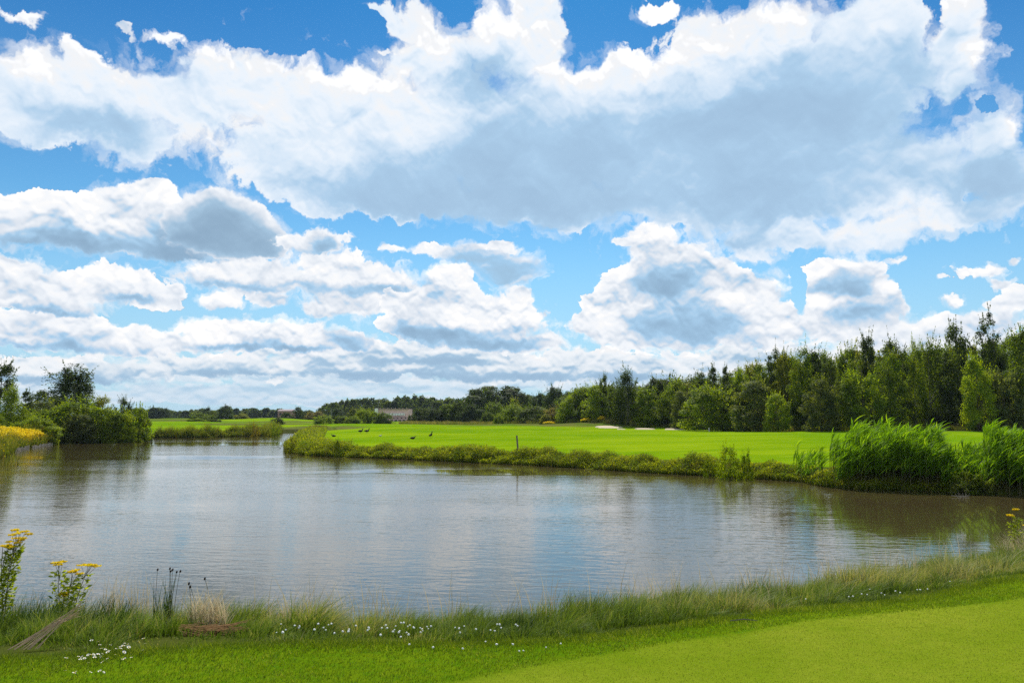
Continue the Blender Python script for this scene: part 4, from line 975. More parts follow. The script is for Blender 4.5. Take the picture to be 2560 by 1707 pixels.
# ------------------------------------------------------------------ reeds
def reeds(name, pts, h0, nl, label, seed, lean=0.14, col=M_REED):
    rs = RS(seed); n = len(pts); x, y = pts.T; z = np.maximum(land(x, y), -0.25); h = h0 * (0.66 + 0.44 * rs.rand(n)) * (1 + 0.5 * vnoise(x, y, 0.9, 44))
    P = np.stack([x, y, z], 1)
    root = empty(name, (float(x.mean()), float(y.mean()), 0), label, 'reeds', 'reed clumps on the right bank'); o = np.array((x.mean(), y.mean(), 0)); P0 = P - o
    V, F, T = blades(P0, h, 0.010, 0.10, rs, segs=3, lean=(lean * 0.35, 0)); s = link('stem', mesh_np('reed_stem', V, F, M_REEDSTEM, rnd=np.repeat(rs.rand(n), 3), tt=T), root); tag(s, kind='stuff')
    k = np.repeat(np.arange(n), nl); m = len(k); f = 0.36 + 0.64 * rs.rand(m); Q = P0[k].copy(); Q[:, 0] += lean * 0.35 * f ** 2 * h[k] * 0.8; Q[:, 2] += h[k] * f * 0.96
    a = rs.rand(m) * 6.28; d = unit(np.stack([np.cos(a) * 0.55 + lean * 1.9, np.sin(a) * 0.55, 0.95 + 0.5 * rs.rand(m)], 1)); L = 0.32 + 0.30 * rs.rand(m)
    side = unit(np.cross(d, rs.normal(size=(m, 3)))); w = 0.013 + 0.009 * rs.rand(m); VV = []; TT = []
    for j, ww in ((0, 0.6), (1, 1.0), (2, 0.7), (3, 0.05)):
        g = j / 3; c = Q + d * (L * g)[:, None]; c[:, 2] -= L * 0.30 * g ** 2; c[:, 0] += L * 0.22 * g ** 2
        VV += [c - side * (w * ww)[:, None], c + side * (w * ww)[:, None]]; TT += [np.clip(f * 0.6 + 0.4 * g, 0, 1)] * 2
    V = np.stack(VV, 1).reshape(-1, 3); T = np.stack(TT, 1).reshape(-1); b = (np.arange(m) * 8)[:, None]
    F = np.concatenate([b + np.array((2 * q, 2 * q + 1, 2 * q + 3, 2 * q + 2)) for q in range(3)], 1).reshape(-1, 4)
    tag(link('leaf', mesh_np('reed_leaf', V, F, col, rnd=np.repeat(np.clip(0.45 + 0.25 * rs.normal(size=m), 0, 1), 3), tt=T), root), kind='stuff')
    return root


M_REEDSTEM = mat_blade('reed_stem', (0.10, 0.085, 0.04), (0.06, 0.085, 0.02), (0.06, 0.14, 0.015), (0.16, 0.14, 0.07), trans=0.15)
rs = RS(3)
def patch(px0, px1, ynear, depth, n, top=None):
    px = rs.uniform(px0, px1, n); yb = np.interp(px, *zip(*ynear)); x = np.empty(n); y = np.empty(n)
    for i in range(n):
        xx, yy = at(px[i], yb[i]); t = rs.rand() * depth; x[i], y[i] = xx + xx / yy * t, yy + t
    return np.stack([x, y], 1), px


YB = [(2040, 1214), (2100, 1222), (2340, 1229), (2450, 1235), (2700, 1243)]
p_, px_ = patch(2075, 2352, YB, 2.6, 1500)
k_ = (px_ - 2075) / 277; keep = rs.rand(1500) < np.clip(0.25 + 3 * k_, 0, 1); p_ = p_[keep]
reeds('reed_clump', p_[px_[keep] > 2130], 1.52, 9, 'largest bright green reed clump at the water edge', 1)
reeds('reed_clump', p_[px_[keep] <= 2130], 1.25, 8, 'shorter reeds thinning out at the left of the largest clump', 2, lean=0.25)
p_, _ = patch(2468, 2680, YB, 2.4, 1000); reeds('reed_clump', p_, 1.50, 9, 'dense reed clump cut by the right frame edge', 4)
p_, _ = patch(2350, 2475, YB, 2.0, 150); reeds('reed_clump', p_, 0.95, 7, 'sparse yellowish reeds between the two dense clumps', 5)
p_, _ = patch(1985, 2060, [(1980, 1203), (2060, 1216)], 1.2, 45); reeds('reed_clump', p_, 1.1, 6, 'few low reeds at the end of the grassy bank', 6)

# shrubs within the bank vegetation
def bank_bush(px, d, wpx, ytop, col, label, name='bush', kind='low_shrub'): return tree(kind, px, ytop, wpx, d, col, label, 'bush', 'bushes on the overgrown banks', name)


for s_ in ((1822, 30.9, 66, 1117, G_BRIGHT, 'round leafy bush sticking up from the bank left of the reeds'), (1862, 30.4, 40, 1130, G_MID, 'smaller bush against the right of the round leafy bank bush'),
           (1770, 31.5, 34, 1148, G_MID, 'low dark bush left of the round leafy bank bush'), (1150, 41.5, 34, 1122, G_MID, 'dark leafy bush in the middle of the peninsula bank'),
           (1190, 41.0, 20, 1128, G_DARK, 'small dark bush left of the thin post on the bank'), (845, 46, 14, 1101, G_DARK, 'tall dark herb spike on the peninsula bank'),
           (2405, 25.2, 84, 1176, G_BRIGHT, 'leafy bramble between the two reed clumps'), (2395, 24.8, 70, 1196, G_GREY, 'pale leaved bramble hanging to the water between the reeds'), (2450, 24.7, 40, 1200, G_GREY, 'pale low bramble left of the right reed clump'),
           (640, 88, 30, 1062, G_BROWN, 'brownish bush on the far bank'), (690, 92, 40, 1060, G_BRIGHT, 'bright green bush at the mouth of the channel'), (668, 90, 26, 1068, G_OLIVE, 'olive bush beside the bright one at the channel mouth'),
           (800, 104, 60, 1062, G_BROWN, 'brown seeded shrub on the neck of the peninsula'), (770, 80, 46, 1072, G_OLIVE, 'olive shrub behind the peninsula tip'),
           (732, 51.5, 32, 1094, G_OLIVE, 'olive bush on the very tip of the peninsula'), (760, 50.5, 28, 1100, G_BRIGHT, 'light green bush right of the tip bush')):
    bank_bush(*s_)


# ------------------------------------------------------------------ yellow flowers
M_YEL = mat_plain('yellow_petal', (0.62, 0.44, 0.01), 0.6, 0.2, 20, 0.25)
def mat_flower():
    m, T, out = new_mat('goldenrod_flower'); r = attr('rnd'); leaf_shader(T, out, cmix(r, (0.62, 0.46, 0.006), (0.95, 0.80, 0.02)), trans=0.4, tcol=(1.1, 1.0, 0.5)); return m


M_GOLD = mat_flower(); M_WHITE = mat_plain('white_petal', (0.8, 0.8, 0.78), 0.6, 0.2, 30, 0.08)
rs = RS(44); n = 44000; px = rs.uniform(-110, 146, n); dd = np.interp(px, [-110, 0, 70, 146], [38, 49, 59, 66]) + rs.uniform(0, 1, n) ** 1.2 * np.interp(px, [-110, 0, 146], [6, 8, 3]) - 0.6
x = (px - W0 / 2) / FPX * dd / cos(PITCH); y = dd; c = vnoise(x, y, 0.5, 5); z = np.maximum(land(x, y), 0)
hh = (1.0 + 0.6 * c) * np.interp(px, [-110, 90, 146], [1, 1, 0.75]); top = rs.rand(n) < 0.55
P = np.stack([x, y, z + hh * np.where(top, 0.45 + 0.6 * rs.rand(n) ** 0.6, 0.05 + 0.8 * rs.rand(n))], 1)
V, F = leaf_quads(P[top], 0.12 * (0.6 + 0.8 * rs.rand(top.sum())), rs, up=1.2)
tag(link('goldenrod_bloom', mesh_np('goldenrod_bloom', V, F, M_GOLD, rnd=rs.rand(top.sum()))), 'mass of yellow goldenrod flowers on the left bank', kind='stuff')
V, F = leaf_quads(P[~top], 0.10 * (0.6 + 0.8 * rs.rand((~top).sum())), rs)
tag(link('goldenrod_leaf', mesh_np('goldenrod_leaf', V, F, M_LEAF, rnd=rs.rand((~top).sum())), color=(0.13, 0.14, 0.02)), 'green stems and leaves under the goldenrod flowers', kind='stuff')


def yellow_clump(px, d, w, ytop, label):
    x, y = gxy(px, d); z = gz(x, y); H = CAM_Z + (1037 - ytop) * d / FPX - z; rs = RS(int(px)); r = w * d / FPX / 2; root = empty('flowering_shrub', (x, y, z), label, 'flowers', 'yellow flowering clumps by the bunkers')
    n = 500; a = rs.rand(n) * 6.28; rr = r * np.sqrt(rs.rand(n)); P = np.stack([rr * np.cos(a), rr * np.sin(a), H * (0.75 + 0.3 * rs.rand(n)) * (1 - 0.4 * (rr / r) ** 2)], 1)
    V, F = leaf_quads(P, 0.16, rs, up=1); link('bloom', mesh_np('yellow_bloom', V, F, M_GOLD, rnd=rs.rand(n)), root)
    P[:, 2] *= rs.rand(n) * 0.95; V, F = leaf_quads(np.vstack([P, P * (0.9, 0.9, 0.6)]), 0.2, rs); link('foliage', mesh_np('clump_leaf', V, F, M_LEAF, rnd=rs.rand(2 * n)), root, color=G_OLIVE)


for s_ in ((1505, 104, 22, 1040, 'bright yellow flowering clump above the largest bunker'), (1466, 107, 30, 1045, 'yellow flowering clump left of the bright one above the bunkers'), (1372, 112, 30, 1053, 'low yellow clump before the brownish bush')):
    yellow_clump(*s_)


def ragwort(px, d, stems, label, seed):
    """stems: (lean x, height, flower spread)"""
    x, y = at(px, 1037 + 10, 0); x = (px - W0 / 2) / FPX * d / cos(PITCH); y = d; z = gz(x, y)
    root = empty('ragwort', (x, y, z), label, 'flower', 'ragwort plants on the near bank'); rs = RS(seed)
    for (bx, lx, h, sp) in stems:
        pts = [(bx + lx * (k / 6) ** 1.3, 0.02 * sin(k), h * k / 6 - 0.02) for k in range(7)]
        st = Geo().tube(pts, [0.006 - 0.0006 * k for k in range(7)], 5)
        heads = []
        for i in range(max(4, int(sp * 60))):
            a = rs.rand() * 6.28; r = sp * sqrt(rs.rand()); e = (bx + lx + r * cos(a), r * sin(a), h * (1.0 + 0.0) - 0.6 * r * rs.rand() + 0.03 * rs.rand()); heads.append(e)
            st.tube([(bx + lx * 0.62, 0, h * (0.72 + 0.1 * rs.rand())), ((bx + lx * 0.8 + e[0]) / 2, e[1] / 2, (h * 0.82 + e[2]) / 2), e], [0.0025, 0.002, 0.0015], 4)
        so = st.obj('stem', M_RSTEM, root)
        n = int(330 * h); f = rs.rand(n) ** 0.8 * 0.86; a = rs.rand(n) * 6.28; rr = (0.03 + 0.075 * rs.rand(n)) * (1 - 0.2 * f)
        C = np.stack([bx + lx * f ** 1.3 + rr * np.cos(a), rr * np.sin(a), h * f + 0.01], 1); V, F = leaf_quads(C, 0.036 + 0.034 * rs.rand(n), rs, width=0.42, dirs=np.stack([np.cos(a), np.sin(a), 0.3 + 0 * a], 1))
        link('foliage', mesh_np('ragwort_foliage', V, F, M_LEAF, rnd=rs.rand(n)), root, color=(0.15, 0.22, 0.02))
        C = []
        for e in heads:
            m = 44; aa = rs.rand(m) * 6.28; q = 0.040 * np.sqrt(rs.rand(m)); C.append(np.stack([e[0] + q * np.cos(aa), e[1] + q * np.sin(aa), e[2] + 0.008 * rs.rand(m)], 1))
        C = np.vstack(C); V, F = leaf_quads(C, 0.018 + 0.010 * rs.rand(len(C)), rs, up=2.0, width=0.9)
        link('flower_head', mesh_np('ragwort_flower', V, F, M_GOLD, rnd=rs.rand(len(C))), root)


M_RSTEM = mat_plain('ragwort_stem', (0.14, 0.13, 0.06), 0.7, 0.2, 20, 0.3)
ragwort(44, 8.05, [(0, 0.16, 1.02, 0.12), (0.02, -0.03, 0.88, 0.11), (0.03, 0.08, 0.94, 0.10)], 'tallest ragwort with dense yellow heads at the left edge', 1)
ragwort(14, 8.1, [(0, 0.02, 0.72, 0.04)], 'single thin ragwort stem left of the tallest one', 2)
ragwort(205, 8.0, [(0.02, 0.20, 0.66, 0.10), (-0.02, 0.07, 0.58, 0.06), (-0.08, -0.02, 0.68, 0.055), (-0.03, 0.0, 0.36, 0.03)], 'branching ragwort group with four yellow heads', 3)
ragwort(2510, 13.0, [(0, -0.1, 0.80, 0.05), (0.1, 0.06, 0.62, 0.04), (0.02, 0.0, 0.9, 0.03)], 'thin yellow flowered stems by the water at the right edge', 4)


def clump(name, px, d, n, r, h, bend, w, mat, label, cat, seed, lean=(0, 0), group=None, heads=0, seg=4, parent_mat=None):
    x = (px - W0 / 2) / FPX * d / cos(PITCH); y = d; z = gz(x, y); rs = RS(seed); root = empty(name, (x, y, z), label, cat, group)
    a = rs.rand(n) * 6.28; rr = r * np.sqrt(rs.rand(n)); P = np.stack([rr * np.cos(a), rr * np.sin(a) * 0.7, np.full(n, -0.03)], 1)
    V, F, T = blades(P, h * (0.45 + 0.6 * rs.rand(n)), w, bend, rs, segs=seg, lean=lean)
    link('stem', mesh_np(name + '_stem', V, F, mat, rnd=np.repeat(rs.rand(n) * 0.8, seg), tt=T), root)
    if heads:
        g = Geo(); VB = V.reshape(n, seg + 1, 2, 3).mean(2); tips = VB[:, -1]; sel = np.argsort(-tips[:, 2])[:heads]
        for i in sel:
            c = tips[i] - (0, 0, 0.01); g.tube([c - (0.004, 0, 0.012), c + (0.002, 0, 0), c + (0.006, 0.0, 0.014)], [0.003, 0.011, 0.003], 6)
        g.obj('seed_head', M_SEED, root); q = Geo()
        for i in sel: q.tube(list(VB[i]), [0.003, 0.0028, 0.0025, 0.0022, 0.002][:seg + 1], 4)
        q.obj('stalk', M_RSTEM, root)
    return root


M_SEED = mat_plain('seed_head', (0.035, 0.022, 0.012), 0.9, 0.1, 60, 0.4)
RG = 'dark rush tufts on the near bank'
clump('rush_tuft', 60, 7.5, 260, 0.28, 0.34, 0.3, 0.006, M_RUSH, 'dark rush tuft at the foot of the tallest ragwort', 'rush', 1, group=RG)
clump('rush_tuft', 150, 7.3, 420, 0.34, 0.44, 0.22, 0.006, M_RUSH, 'tall spiky dark rush tuft before the branching ragwort', 'rush', 2, group=RG)
clump('rush_tuft', 305, 6.9, 460, 0.26, 0.40, 0.35, 0.007, M_RUSH, 'dark green rush tuft above the daisies', 'rush', 3, group=RG)
clump('rush_tuft', 350, 7.2, 260, 0.26, 0.30, 0.4, 0.008, M_REED, 'bright green leafy tuft right of the dark rushes', 'rush', 4, group=RG)
clump('rush_tuft', 440, 7.6, 60, 0.10, 0.62, 0.16, 0.008, M_RUSH, 'sparse upright rushes with black seed heads', 'rush', 5, group=RG, heads=6)
clump('rush_tuft', 1300, 7.0, 260, 0.22, 0.26, 0.5, 0.007, M_RUSH, 'dark green tuft in the middle of the near bank', 'rush', 6, group=RG)
clump('rush_tuft', 1455, 8.6, 220, 0.22, 0.36, 0.4, 0.006, M_RUSH, 'low dark rush tuft where the near bank rises', 'rush', 7, group=RG)
clump('dry_tussock', 548, 6.9, 260, 0.17, 0.50, 0.45, 0.009, M_STRAW, 'straw coloured tussock of upright dry stems', 'tussock', 8, lean=(0.15, 0), heads=3)
clump('dry_tussock', 350, 7.9, 70, 0.3, 0.66, 0.2, 0.008, M_STRAW, 'few tall pale stems behind the dark rushes', 'tussock', 9)
clump('dry_tussock', 745, 7.7, 110, 0.26, 0.42, 0.5, 0.008, M_STRAW, 'thin pale tussock right of the straw coloured one', 'tussock', 10)
M_MAT = mat_plain('brown_straw', (0.24, 0.14, 0.06), 0.9, 0.1, 30, 0.5)
x, y = gxy(545, 6.5); g = Geo(); rs = RS(8)
for i in range(170):
    x0 = rs.uniform(-0.26, 0.08); l = rs.uniform(0.08, 0.30); yy = rs.uniform(-0.07, 0.07); zz = rs.uniform(0.0, 0.07); s_ = rs.uniform(-0.05, 0.05)
    f_ = lambda u: 0.06 * ((u / 0.42) ** 2)
    k_ = rs.uniform(-0.05, 0.05); g.tube([(x0 + l * t, yy + 2 * s_ * t, zz + f_(x0 + l * t) + k_ * t * (1.6 - t) + 0.01) for t in (0, .33, .66, 1)], 0.0026, 3, cap=False)
tag(g.obj('straw_mat', M_MAT, None, (x, y, gz(x, y) - 0.01)), 'flattened mat of brown straw under the dry tussock', 'straw')
# bundle of dead stalks lying against the bank
x, y = at(58, 1645, 0.8); g = Geo(); rs = RS(9)
for i in range(15):
    a = rs.uniform(-0.12, 0.12); g.tube([(a, rs.uniform(-.02, .02), 0.02), (0.13 + a * 0.3, 0.18, 0.16 + rs.uniform(-.02, .02)), (0.235 + rs.uniform(-.012, .012), 0.30, 0.26 + rs.uniform(-0.08, 0.03))], [0.0035, 0.003, 0.0015], 4, cap=False)
tag(g.obj('dead_stalk_bundle', mat_plain('dead_stalk', (0.46, 0.34, 0.20), 0.9, 0.1, 30, 0.4), None, (x, y, gz(x, y))), 'broom shaped bundle of dead brown stalks leaning on the left bank', 'stalks')


# daisies and clover heads
def flower_mesh(r, ball=False):
    g = Geo(); n = 10
    if ball:
        for k, (a, b) in enumerate(((0.0, 0.45), (0.35, 1.0), (0.75, 0.85), (1.0, 0.3))): g.v += [(r * b * cos(i * 2 * pi / 8), r * b * sin(i * 2 * pi / 8), r * 1.3 * a) for i in range(8)]
        g.f = [(k * 8 + i, k * 8 + (i + 1) % 8, (k + 1) * 8 + (i + 1) % 8, (k + 1) * 8 + i) for k in range(3) for i in range(8)] + [tuple(range(24, 32))]
    else:
        for i in range(n):
            a = i * 2 * pi / n; s = pi / n * 0.9
            g.add([(r * .25 * cos(a), r * .25 * sin(a), 0), (r * cos(a - s), r * sin(a - s), 0.004), (r * 1.08 * cos(a), r * 1.08 * sin(a), 0.004), (r * cos(a + s), r * sin(a + s), 0.004)], [(0, 1, 2, 3)])
    return g.mesh('clover_head' if ball else 'daisy_petal', M_WHITE, ball)


D_PET, C_HEAD = flower_mesh(0.012), flower_mesh(0.010, True)
g = Geo().tube([(0, 0, 0.0), (0, 0, 0.003), (0, 0, 0.006)], [0.004, 0.0045, 0.002], 8); D_EYE = g.mesh('daisy_eye', M_YEL)
D_STEM = Geo().tube([(0.004, 0, -0.07), (0, 0, -0.03), (0, 0, 0)], 0.0012, 4, False).mesh('daisy_stem', mat_plain('flower_stem', (0.08, 0.14, 0.02), 0.7, 0.2))
rs = RS(12)
def sprinkle(n, cx, cy, sx, sy, ball, label, grp, hmin, hmax, name):
    for i in range(n):
        px, py = rs.normal(cx, sx), rs.normal(cy, sy); x, y = at(px, py, ZL + 0.03); zz = gz(x, y)
        r = empty(name, (x, y, zz + rs.uniform(hmin, hmax)), label, 'flower', grp, rs.rand() * 6); r.rotation_euler = (rs.normal(0.35, 0.25), rs.normal(0, 0.25), rs.rand() * 6)
        s = rs.uniform(0.6, 1.05); r.scale = (s, s, s); link('petal' if not ball else 'flower_head', C_HEAD if ball else D_PET, r); link('stem', D_STEM, r)
        if not ball: link('eye', D_EYE, r)


DG = 'white daisies in the first cut grass'; CG = 'white clover heads along the grass edge'
LD = 'white daisy in the patch below the dark green rush tuft at lower left'
sprinkle(26, 300, 1622, 42, 18, False, LD, DG, 0.035, 0.06, 'daisy'); sprinkle(20, 235, 1648, 30, 8, False, LD, DG, 0.035, 0.05, 'daisy'); sprinkle(6, 210, 1678, 40, 4, False, LD, DG, 0.03, 0.045, 'daisy')
LC = 'white clover head at the foot of the long grass left of centre'
sprinkle(24, 790, 1590, 75, 13, True, LC, CG, 0.07, 0.13, 'clover'); sprinkle(24, 1010, 1578, 50, 16, True, LC, CG, 0.07, 0.15, 'clover'); sprinkle(14, 1190, 1562, 70, 13, True, LC, CG, 0.07, 0.15, 'clover')
sprinkle(14, 2200, 1450, 95, 12, True, 'white clover head at the foot of the long grass on the right', CG, 0.07, 0.13, 'clover'); sprinkle(10, 1240, 1614, 120, 14, True, 'white clover head in the first cut grass below the dark green tuft', CG, 0.025, 0.045, 'clover')


# ------------------------------------------------------------------ posts, pole, stakes
M_WOOD = mat_plain('weathered_wood', (0.20, 0.17, 0.13), 0.9, 0.1, 9, 0.4, 0.01); M_PWOOD = mat_plain('pale_wood', (0.42, 0.38, 0.31), 0.9, 0.1, 9, 0.35, 0.01)
x, y = gxy(1295, 41.2); tag(Geo().tube([(0, 0, -0.3), (-0.02, 0, 0.4), (-0.07, 0, 1.02)], [0.05, 0.048, 0.045], 8).obj('wooden_post', M_WOOD, None, (x, y, gz(x, y))), 'dark leaning wooden post in the bank vegetation', 'post')
x, y = gxy(1772, 79.5); tag(Geo().tube([(0, 0, -0.2), (0, 0, 0.2), (-0.03, 0, 0.42)], [0.05, 0.05, 0.05], 8).obj('marker_stake', mat_plain('white_paint', (0.75, 0.75, 0.72), 0.5, 0.4), None, (x, y, gz(x, y))), 'short white marker stake in the shade of the wood', 'stake')
x, y = gxy(828, 160); z = gz(x, y); r = empty('thin_pole', (x, y, z), 'thin grey pole standing left of the willow clump', 'pole')
Geo().tube([(0, 0, -0.2), (0, 0, 2.0), (0, 0, 3.9 - z)], [0.05, 0.04, 0.03], 8).obj('mast', mat_plain('grey_metal', (0.3, 0.3, 0.3), 0.5, 0.5), r)
rs = RS(2)
PM = [Geo().tube([(0, 0, -0.4), (0.01, 0, 0.1), (0.0, 0, hh)], [0.062, 0.06, 0.056], 8).mesh('timber_post', M_PWOOD) for hh in (0.14, 0.19, 0.24)]
for (p0, q0, p1, q1, m) in ((38, 1127.5, 70, 1119.5, 9), (82, 1118.5, 130, 1110.5, 14)):
    for i in range(m):
        f = (i + rs.uniform(-.2, .2)) / (m - 1); x, y = at(p0 + (p1 - p0) * f, q0 + (q1 - q0) * f + 1.2)
        tag(link('timber_post', PM[rs.randint(3)], None, (x, y, 0)), 'short pale timber post shoring up the left bank under the yellow flowers', 'post', 'timber posts in the water under the yellow flowers')
# snag at the tip of the peninsula and a floating branch
x, y = at(712, 1127); g = Geo().tube([(0, 0, -0.3), (0, 0, 0.3)], [0.035, 0.03], 6).tube([(0, 0, 0.12), (-0.12, 0, 0.25), (-0.22, 0.1, 0.26)], [0.02, 0.02, 0.01], 5).tube([(0, 0, 0.28), (0.1, 0, 0.32), (0.25, 0, 0.22)], [0.02, 0.02, 0.01], 5)
tag(g.obj('dead_snag', M_WOOD, None, (x, y, 0)), 'dead branched snag in the water at the peninsula tip', 'branch')
x, y = at(702, 1121); g = Geo().tube([(-0.3, 0, 0.14), (0, 0, 0.02), (0.1, 0, -0.1)], [0.012, 0.018, 0.02], 5).tube([(-0.12, 0, 0.07), (-0.25, 0, 0.02)], [0.01, 0.006], 4)
tag(g.obj('floating_branch', M_WOOD, None, (x, y, 0)), 'thin bent twig sticking out of the water left of the snag', 'branch')
x, y = at(2402, 1242); g = Geo().tube([(-.3, 0, .05), (0, 0, 0.01), (.3, .05, 0.04)], [0.006, 0.012, 0.006], 5)
for a in range(8): g.tube([(-.1 + a * .05, 0, 0.0), (-.16 + a * .06, .03 * (-1) ** a, .10 + .03 * (a % 3))], [0.006, 0.003], 4)
tag(g.obj('pale_twig', M_PWOOD, None, (x, y, 0)), 'pale tangle of twigs at the water under the brambles', 'branch')
x, y = at(1860, 1543, ZL); tag(Geo().tube([(-.12, 0, .02), (0, .01, .03), (.12, 0, .02)], [.004, .006, .003], 5).obj('fallen_twig', M_WOOD, None, (x, y, gz(x, y))), 'thin twig lying on the cut grass at the right', 'twig')


# ------------------------------------------------------------------ water birds on the fairway
M_COOT = mat_plain('dark_plumage', (0.025, 0.024, 0.024), 0.7, 0.2, 20, 0.3); M_GOOSE = mat_plain('brown_plumage', (0.14, 0.11, 0.08), 0.8, 0.2, 15, 0.4); M_PALE = mat_plain('pale_plumage', (0.55, 0.53, 0.48), 0.8, 0.2, 15, 0.2); M_BEAK = mat_plain('beak_horn', (0.35, 0.28, 0.16), 0.5, 0.4)


def bird(px, py, size, face, pose, mat, label):
    x, y = at(px, py, 0.80)
    for _ in range(3): x, y = at(px, py, gz(x, y))
    s = size; root = empty('bird', (x, y, gz(x, y)), label, 'bird', 'water birds resting on the far fairway', 0 if face > 0 else pi)
    up = {'stand': 0.17, 'lie': 0.04, 'upright': 0.13}[pose] * s / 0.5
    P = {'stand': [(-.27, .03, .012), (-.2, .05, .05), (-.08, .06, .105), (.05, .06, .115), (.14, .08, .085), (.18, .16, .045), (.20, .24, .038), (.24, .29, .048), (.28, .29, .03), (.30, .28, .008)],
         'lie': [(-.27, .02, .012), (-.2, .05, .05), (-.08, .06, .10), (.05, .06, .11), (.14, .08, .075), (.17, .13, .04), (.19, .17, .036), (.22, .20, .045), (.26, .20, .028), (.28, .19, .008)],
         'upright': [(-.17, .0, .012), (-.12, .04, .05), (-.05, .09, .10), (.03, .13, .105), (.07, .2, .07), (.08, .28, .04), (.085, .36, .034), (.11, .41, .045), (.15, .41, .03), (.17, .40, .008)]}[pose]
    k = s / 0.55; body = Geo().tube([(a * k, 0, b * k + up) for a, b, c in P], [c * k for a, b, c in P], 10).obj('body', mat, root, smooth=True)
    hd = P[-1]; Geo().tube([((hd[0] - .01) * k, 0, hd[1] * k + up), ((hd[0] + .045) * k, 0, (hd[1] - .012) * k + up)], [.012 * k, .003 * k], 6).obj('beak', M_BEAK, root)
    for sgn in (-1, 1): Geo().tube([(-.2 * k, sgn * .03 * k, .08 * k + up), (-.08 * k, sgn * .095 * k, .09 * k + up), (.06 * k, sgn * .10 * k, .08 * k + up)], [.01 * k, .05 * k, .03 * k], 6).obj('wing', mat, root, smooth=True)
    if pose != 'lie':
        for sgn in (-1, 1): Geo().tube([(0, sgn * .04 * k, up - .02 * k), (0.01, sgn * .04 * k, 0.01), (0.05 * k, sgn * .045 * k, 0.005)], [.009 * k, .007 * k, .009 * k], 5).obj('leg', M_BEAK, root)


bird(901, 1083.5, 0.58, 1, 'stand', M_COOT, 'dark bird standing with a pale rump, left of a similar pair')
bird(917, 1083.5, 0.60, 1, 'stand', M_COOT, 'dark bird with raised neck, right of a similar pair')
bird(834, 1091.5, 0.50, -1, 'lie', M_COOT, 'dark bird lying low on the left of the fairway')
bird(951, 1090.5, 0.34, 1, 'lie', M_PALE, 'small pale bird lying right of the dark pair')
bird(1032, 1097.5, 0.48, 1, 'lie', M_COOT, 'dark bird lying flat near the middle of the fairway')
bird(1077, 1094.5, 0.50, 1, 'upright', M_COOT, 'upright dark bird right of the one lying flat')


# ------------------------------------------------------------------ buildings and cars in the distance
M_PINK = mat_plain('pink_brick', (0.80, 0.54, 0.51), 0.85, 0.2, 2.0, 0.12); M_GLASS = mat_plain('window_glass', (0.03, 0.035, 0.04), 0.15, 0.5, 1, 0.1); M_CREAM = mat_plain('cream_panel', (0.88, 0.87, 0.85), 0.6, 0.3, 1.0, 0.03)
M_SLATE = mat_plain('grey_roof', (0.34, 0.27, 0.28), 0.8, 0.2, 1.0, 0.2)
x, y = gxy(984, 255); z = gz(x, y); r = empty('pink_building', (x, y, z - 0.3), 'long pink brick building with white window bands beyond the willows', 'building', rz=-0.05); Wd, Dp = 11.6, 8.0
Geo().box((0, 0, 0.6), (Wd, Dp, 1.2)).box((0, 0.25, 2.1), (Wd - .2, Dp - .4, 1.8)).box((0, 0.25, 3.75), (Wd - .2, Dp - .5, 1.5)).obj('wall', M_PINK, r)
Geo().box((0, 0.0, 4.58), (Wd + .1, Dp, 0.16)).obj('roof', M_SLATE, r); Geo().box((0.6, -Dp / 2 - .1, 1.85), (9.6, 0.35, 0.12)).obj('canopy', M_SLATE, r)
for i in range(9): Geo().box((-5.2 + i * 1.3, -Dp / 2 + 0.4, 4.72), (0.22, 0.22, 0.22)).obj('roof_vent', M_PINK, r)
for (bx, bz, w_, h_) in ((0.9, 2.75, 7.4, 0.72),):
    f = Geo().box((bx, -Dp / 2 + .18, bz), (w_, 0.2, h_)).obj('window_band', M_CREAM, r)
    for i in range(8): Geo().box((bx - w_ / 2 + .46 + i * .925, -Dp / 2 + .07, bz), (0.10, 0.05, h_ - .1)).obj('mullion', M_SLATE, f)
for i in range(7): Geo().box((-3.2 + i * 1.35, -Dp / 2 + .02, 1.45 + .0), (0.55, 0.12, 0.28)).obj('window', M_GLASS, r)
for i in range(6): Geo().box((-2.4 + i * 1.35, -Dp / 2 - .03, 0.55), (0.95, 0.1, 0.8)).obj('window', M_GLASS, r)
Geo().box((-5.0, -Dp / 2 - .1, 3.6), (1.1, 0.6, 2.2)).obj('stair_tower', M_CREAM, r)
x, y = gxy(717, 262); z = gz(x, y); r = empty('brick_house', (x, y, z - .2), 'far brick house half hidden by a dark tree', 'building')
Geo().box((0, 0, 1.9), (4.8, 5, 3.8)).obj('wall', mat_plain('brick', (0.38, 0.24, 0.19), 0.9, 0.2, 2, 0.2), r)
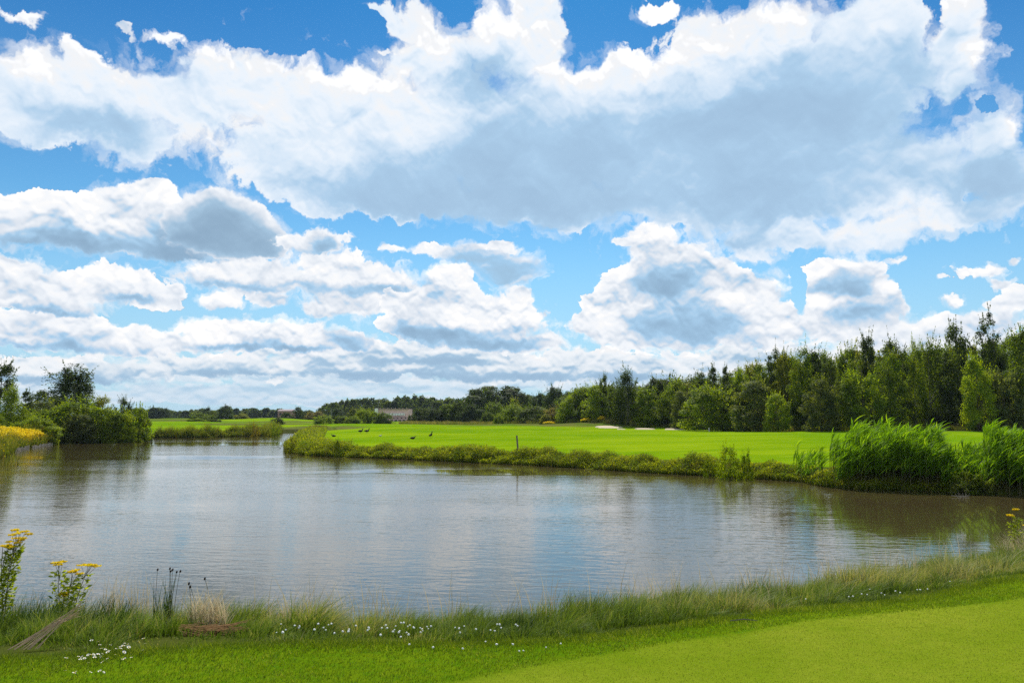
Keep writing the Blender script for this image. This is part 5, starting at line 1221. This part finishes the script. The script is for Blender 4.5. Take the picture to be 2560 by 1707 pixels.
Geo().add([(-2.6, -2.7, 3.85), (2.6, -2.7, 3.85), (2.6, 2.7, 3.85), (-2.6, 2.7, 3.85), (-2.6, 0, 4.4), (2.6, 0, 4.4)], [(0, 1, 5, 4), (2, 3, 4, 5), (0, 4, 3), (1, 2, 5), (3, 2, 1, 0)]).obj('roof', M_SLATE, r)
for i in range(3): Geo().box((-1.5 + i * 1.5, -2.52, 2.7), (.7, .08, .8)).obj('window', M_GLASS, r)
for i in range(3): Geo().box((-1.5 + i * 1.5, -2.52, 1.2), (.7, .08, .8)).obj('window', M_GLASS, r)


def car(px, d, label, white):
    x, y = gxy(px, d); z = gz(x, y); r = empty('parked_car', (x, y, z + .1), label, 'car', 'white cars parked beyond the left fields')
    prof_ = [(-1.1, .2), (-1.12, .5), (-.95, .62), (-.6, .68), (-.35, .98), (.45, 1.0), (.85, .66), (1.1, .6), (1.12, .25)]; g = Geo(); n = len(prof_)
    g.add([(a, -.45, b) for a, b in prof_] + [(a, .45, b) for a, b in prof_], [tuple(range(n)), tuple(range(2 * n - 1, n - 1, -1))] + [(i, i + n, (i + 1) % n + n, (i + 1) % n) for i in range(n)]); g.obj('body', white, r)
    Geo().add([(-.5, -.47, .7), (.68, -.47, .7), (.40, -.47, .92), (-.32, -.47, .92)], [(0, 1, 2, 3)]).obj('window', M_GLASS, r)
    for i in (-.7, .7): Geo().tube([(i, -.5, .2), (i, -.38, .2)], [.2, .2], 12).obj('wheel', M_COOT, r)


M_CAR = mat_plain('white_car_paint', (0.8, 0.8, 0.8), 0.3, 0.5, 1, 0.02)
car(557, 250, 'white car parked left of the tall dark field tree', M_CAR); car(583, 252, 'white car parked right of the tall dark field tree', M_CAR)


# ------------------------------------------------------------------ the air between
def build_haze():
    m, T, out = new_mat('haze_air'); v = T.nodes.new('ShaderNodeVolumePrincipled')
    v.inputs['Color'].default_value = (0.62, 0.78, 1.0, 1); v.inputs['Density'].default_value = 0.00011; v.inputs['Anisotropy'].default_value = 0.2
    T.links.new(v.outputs[0], out.inputs['Volume'])
    tag(Geo().box((0, 0, 7), (5700, 5700, 19)).obj('haze', m), 'faint summer haze over the far trees', kind='stuff')


build_haze()
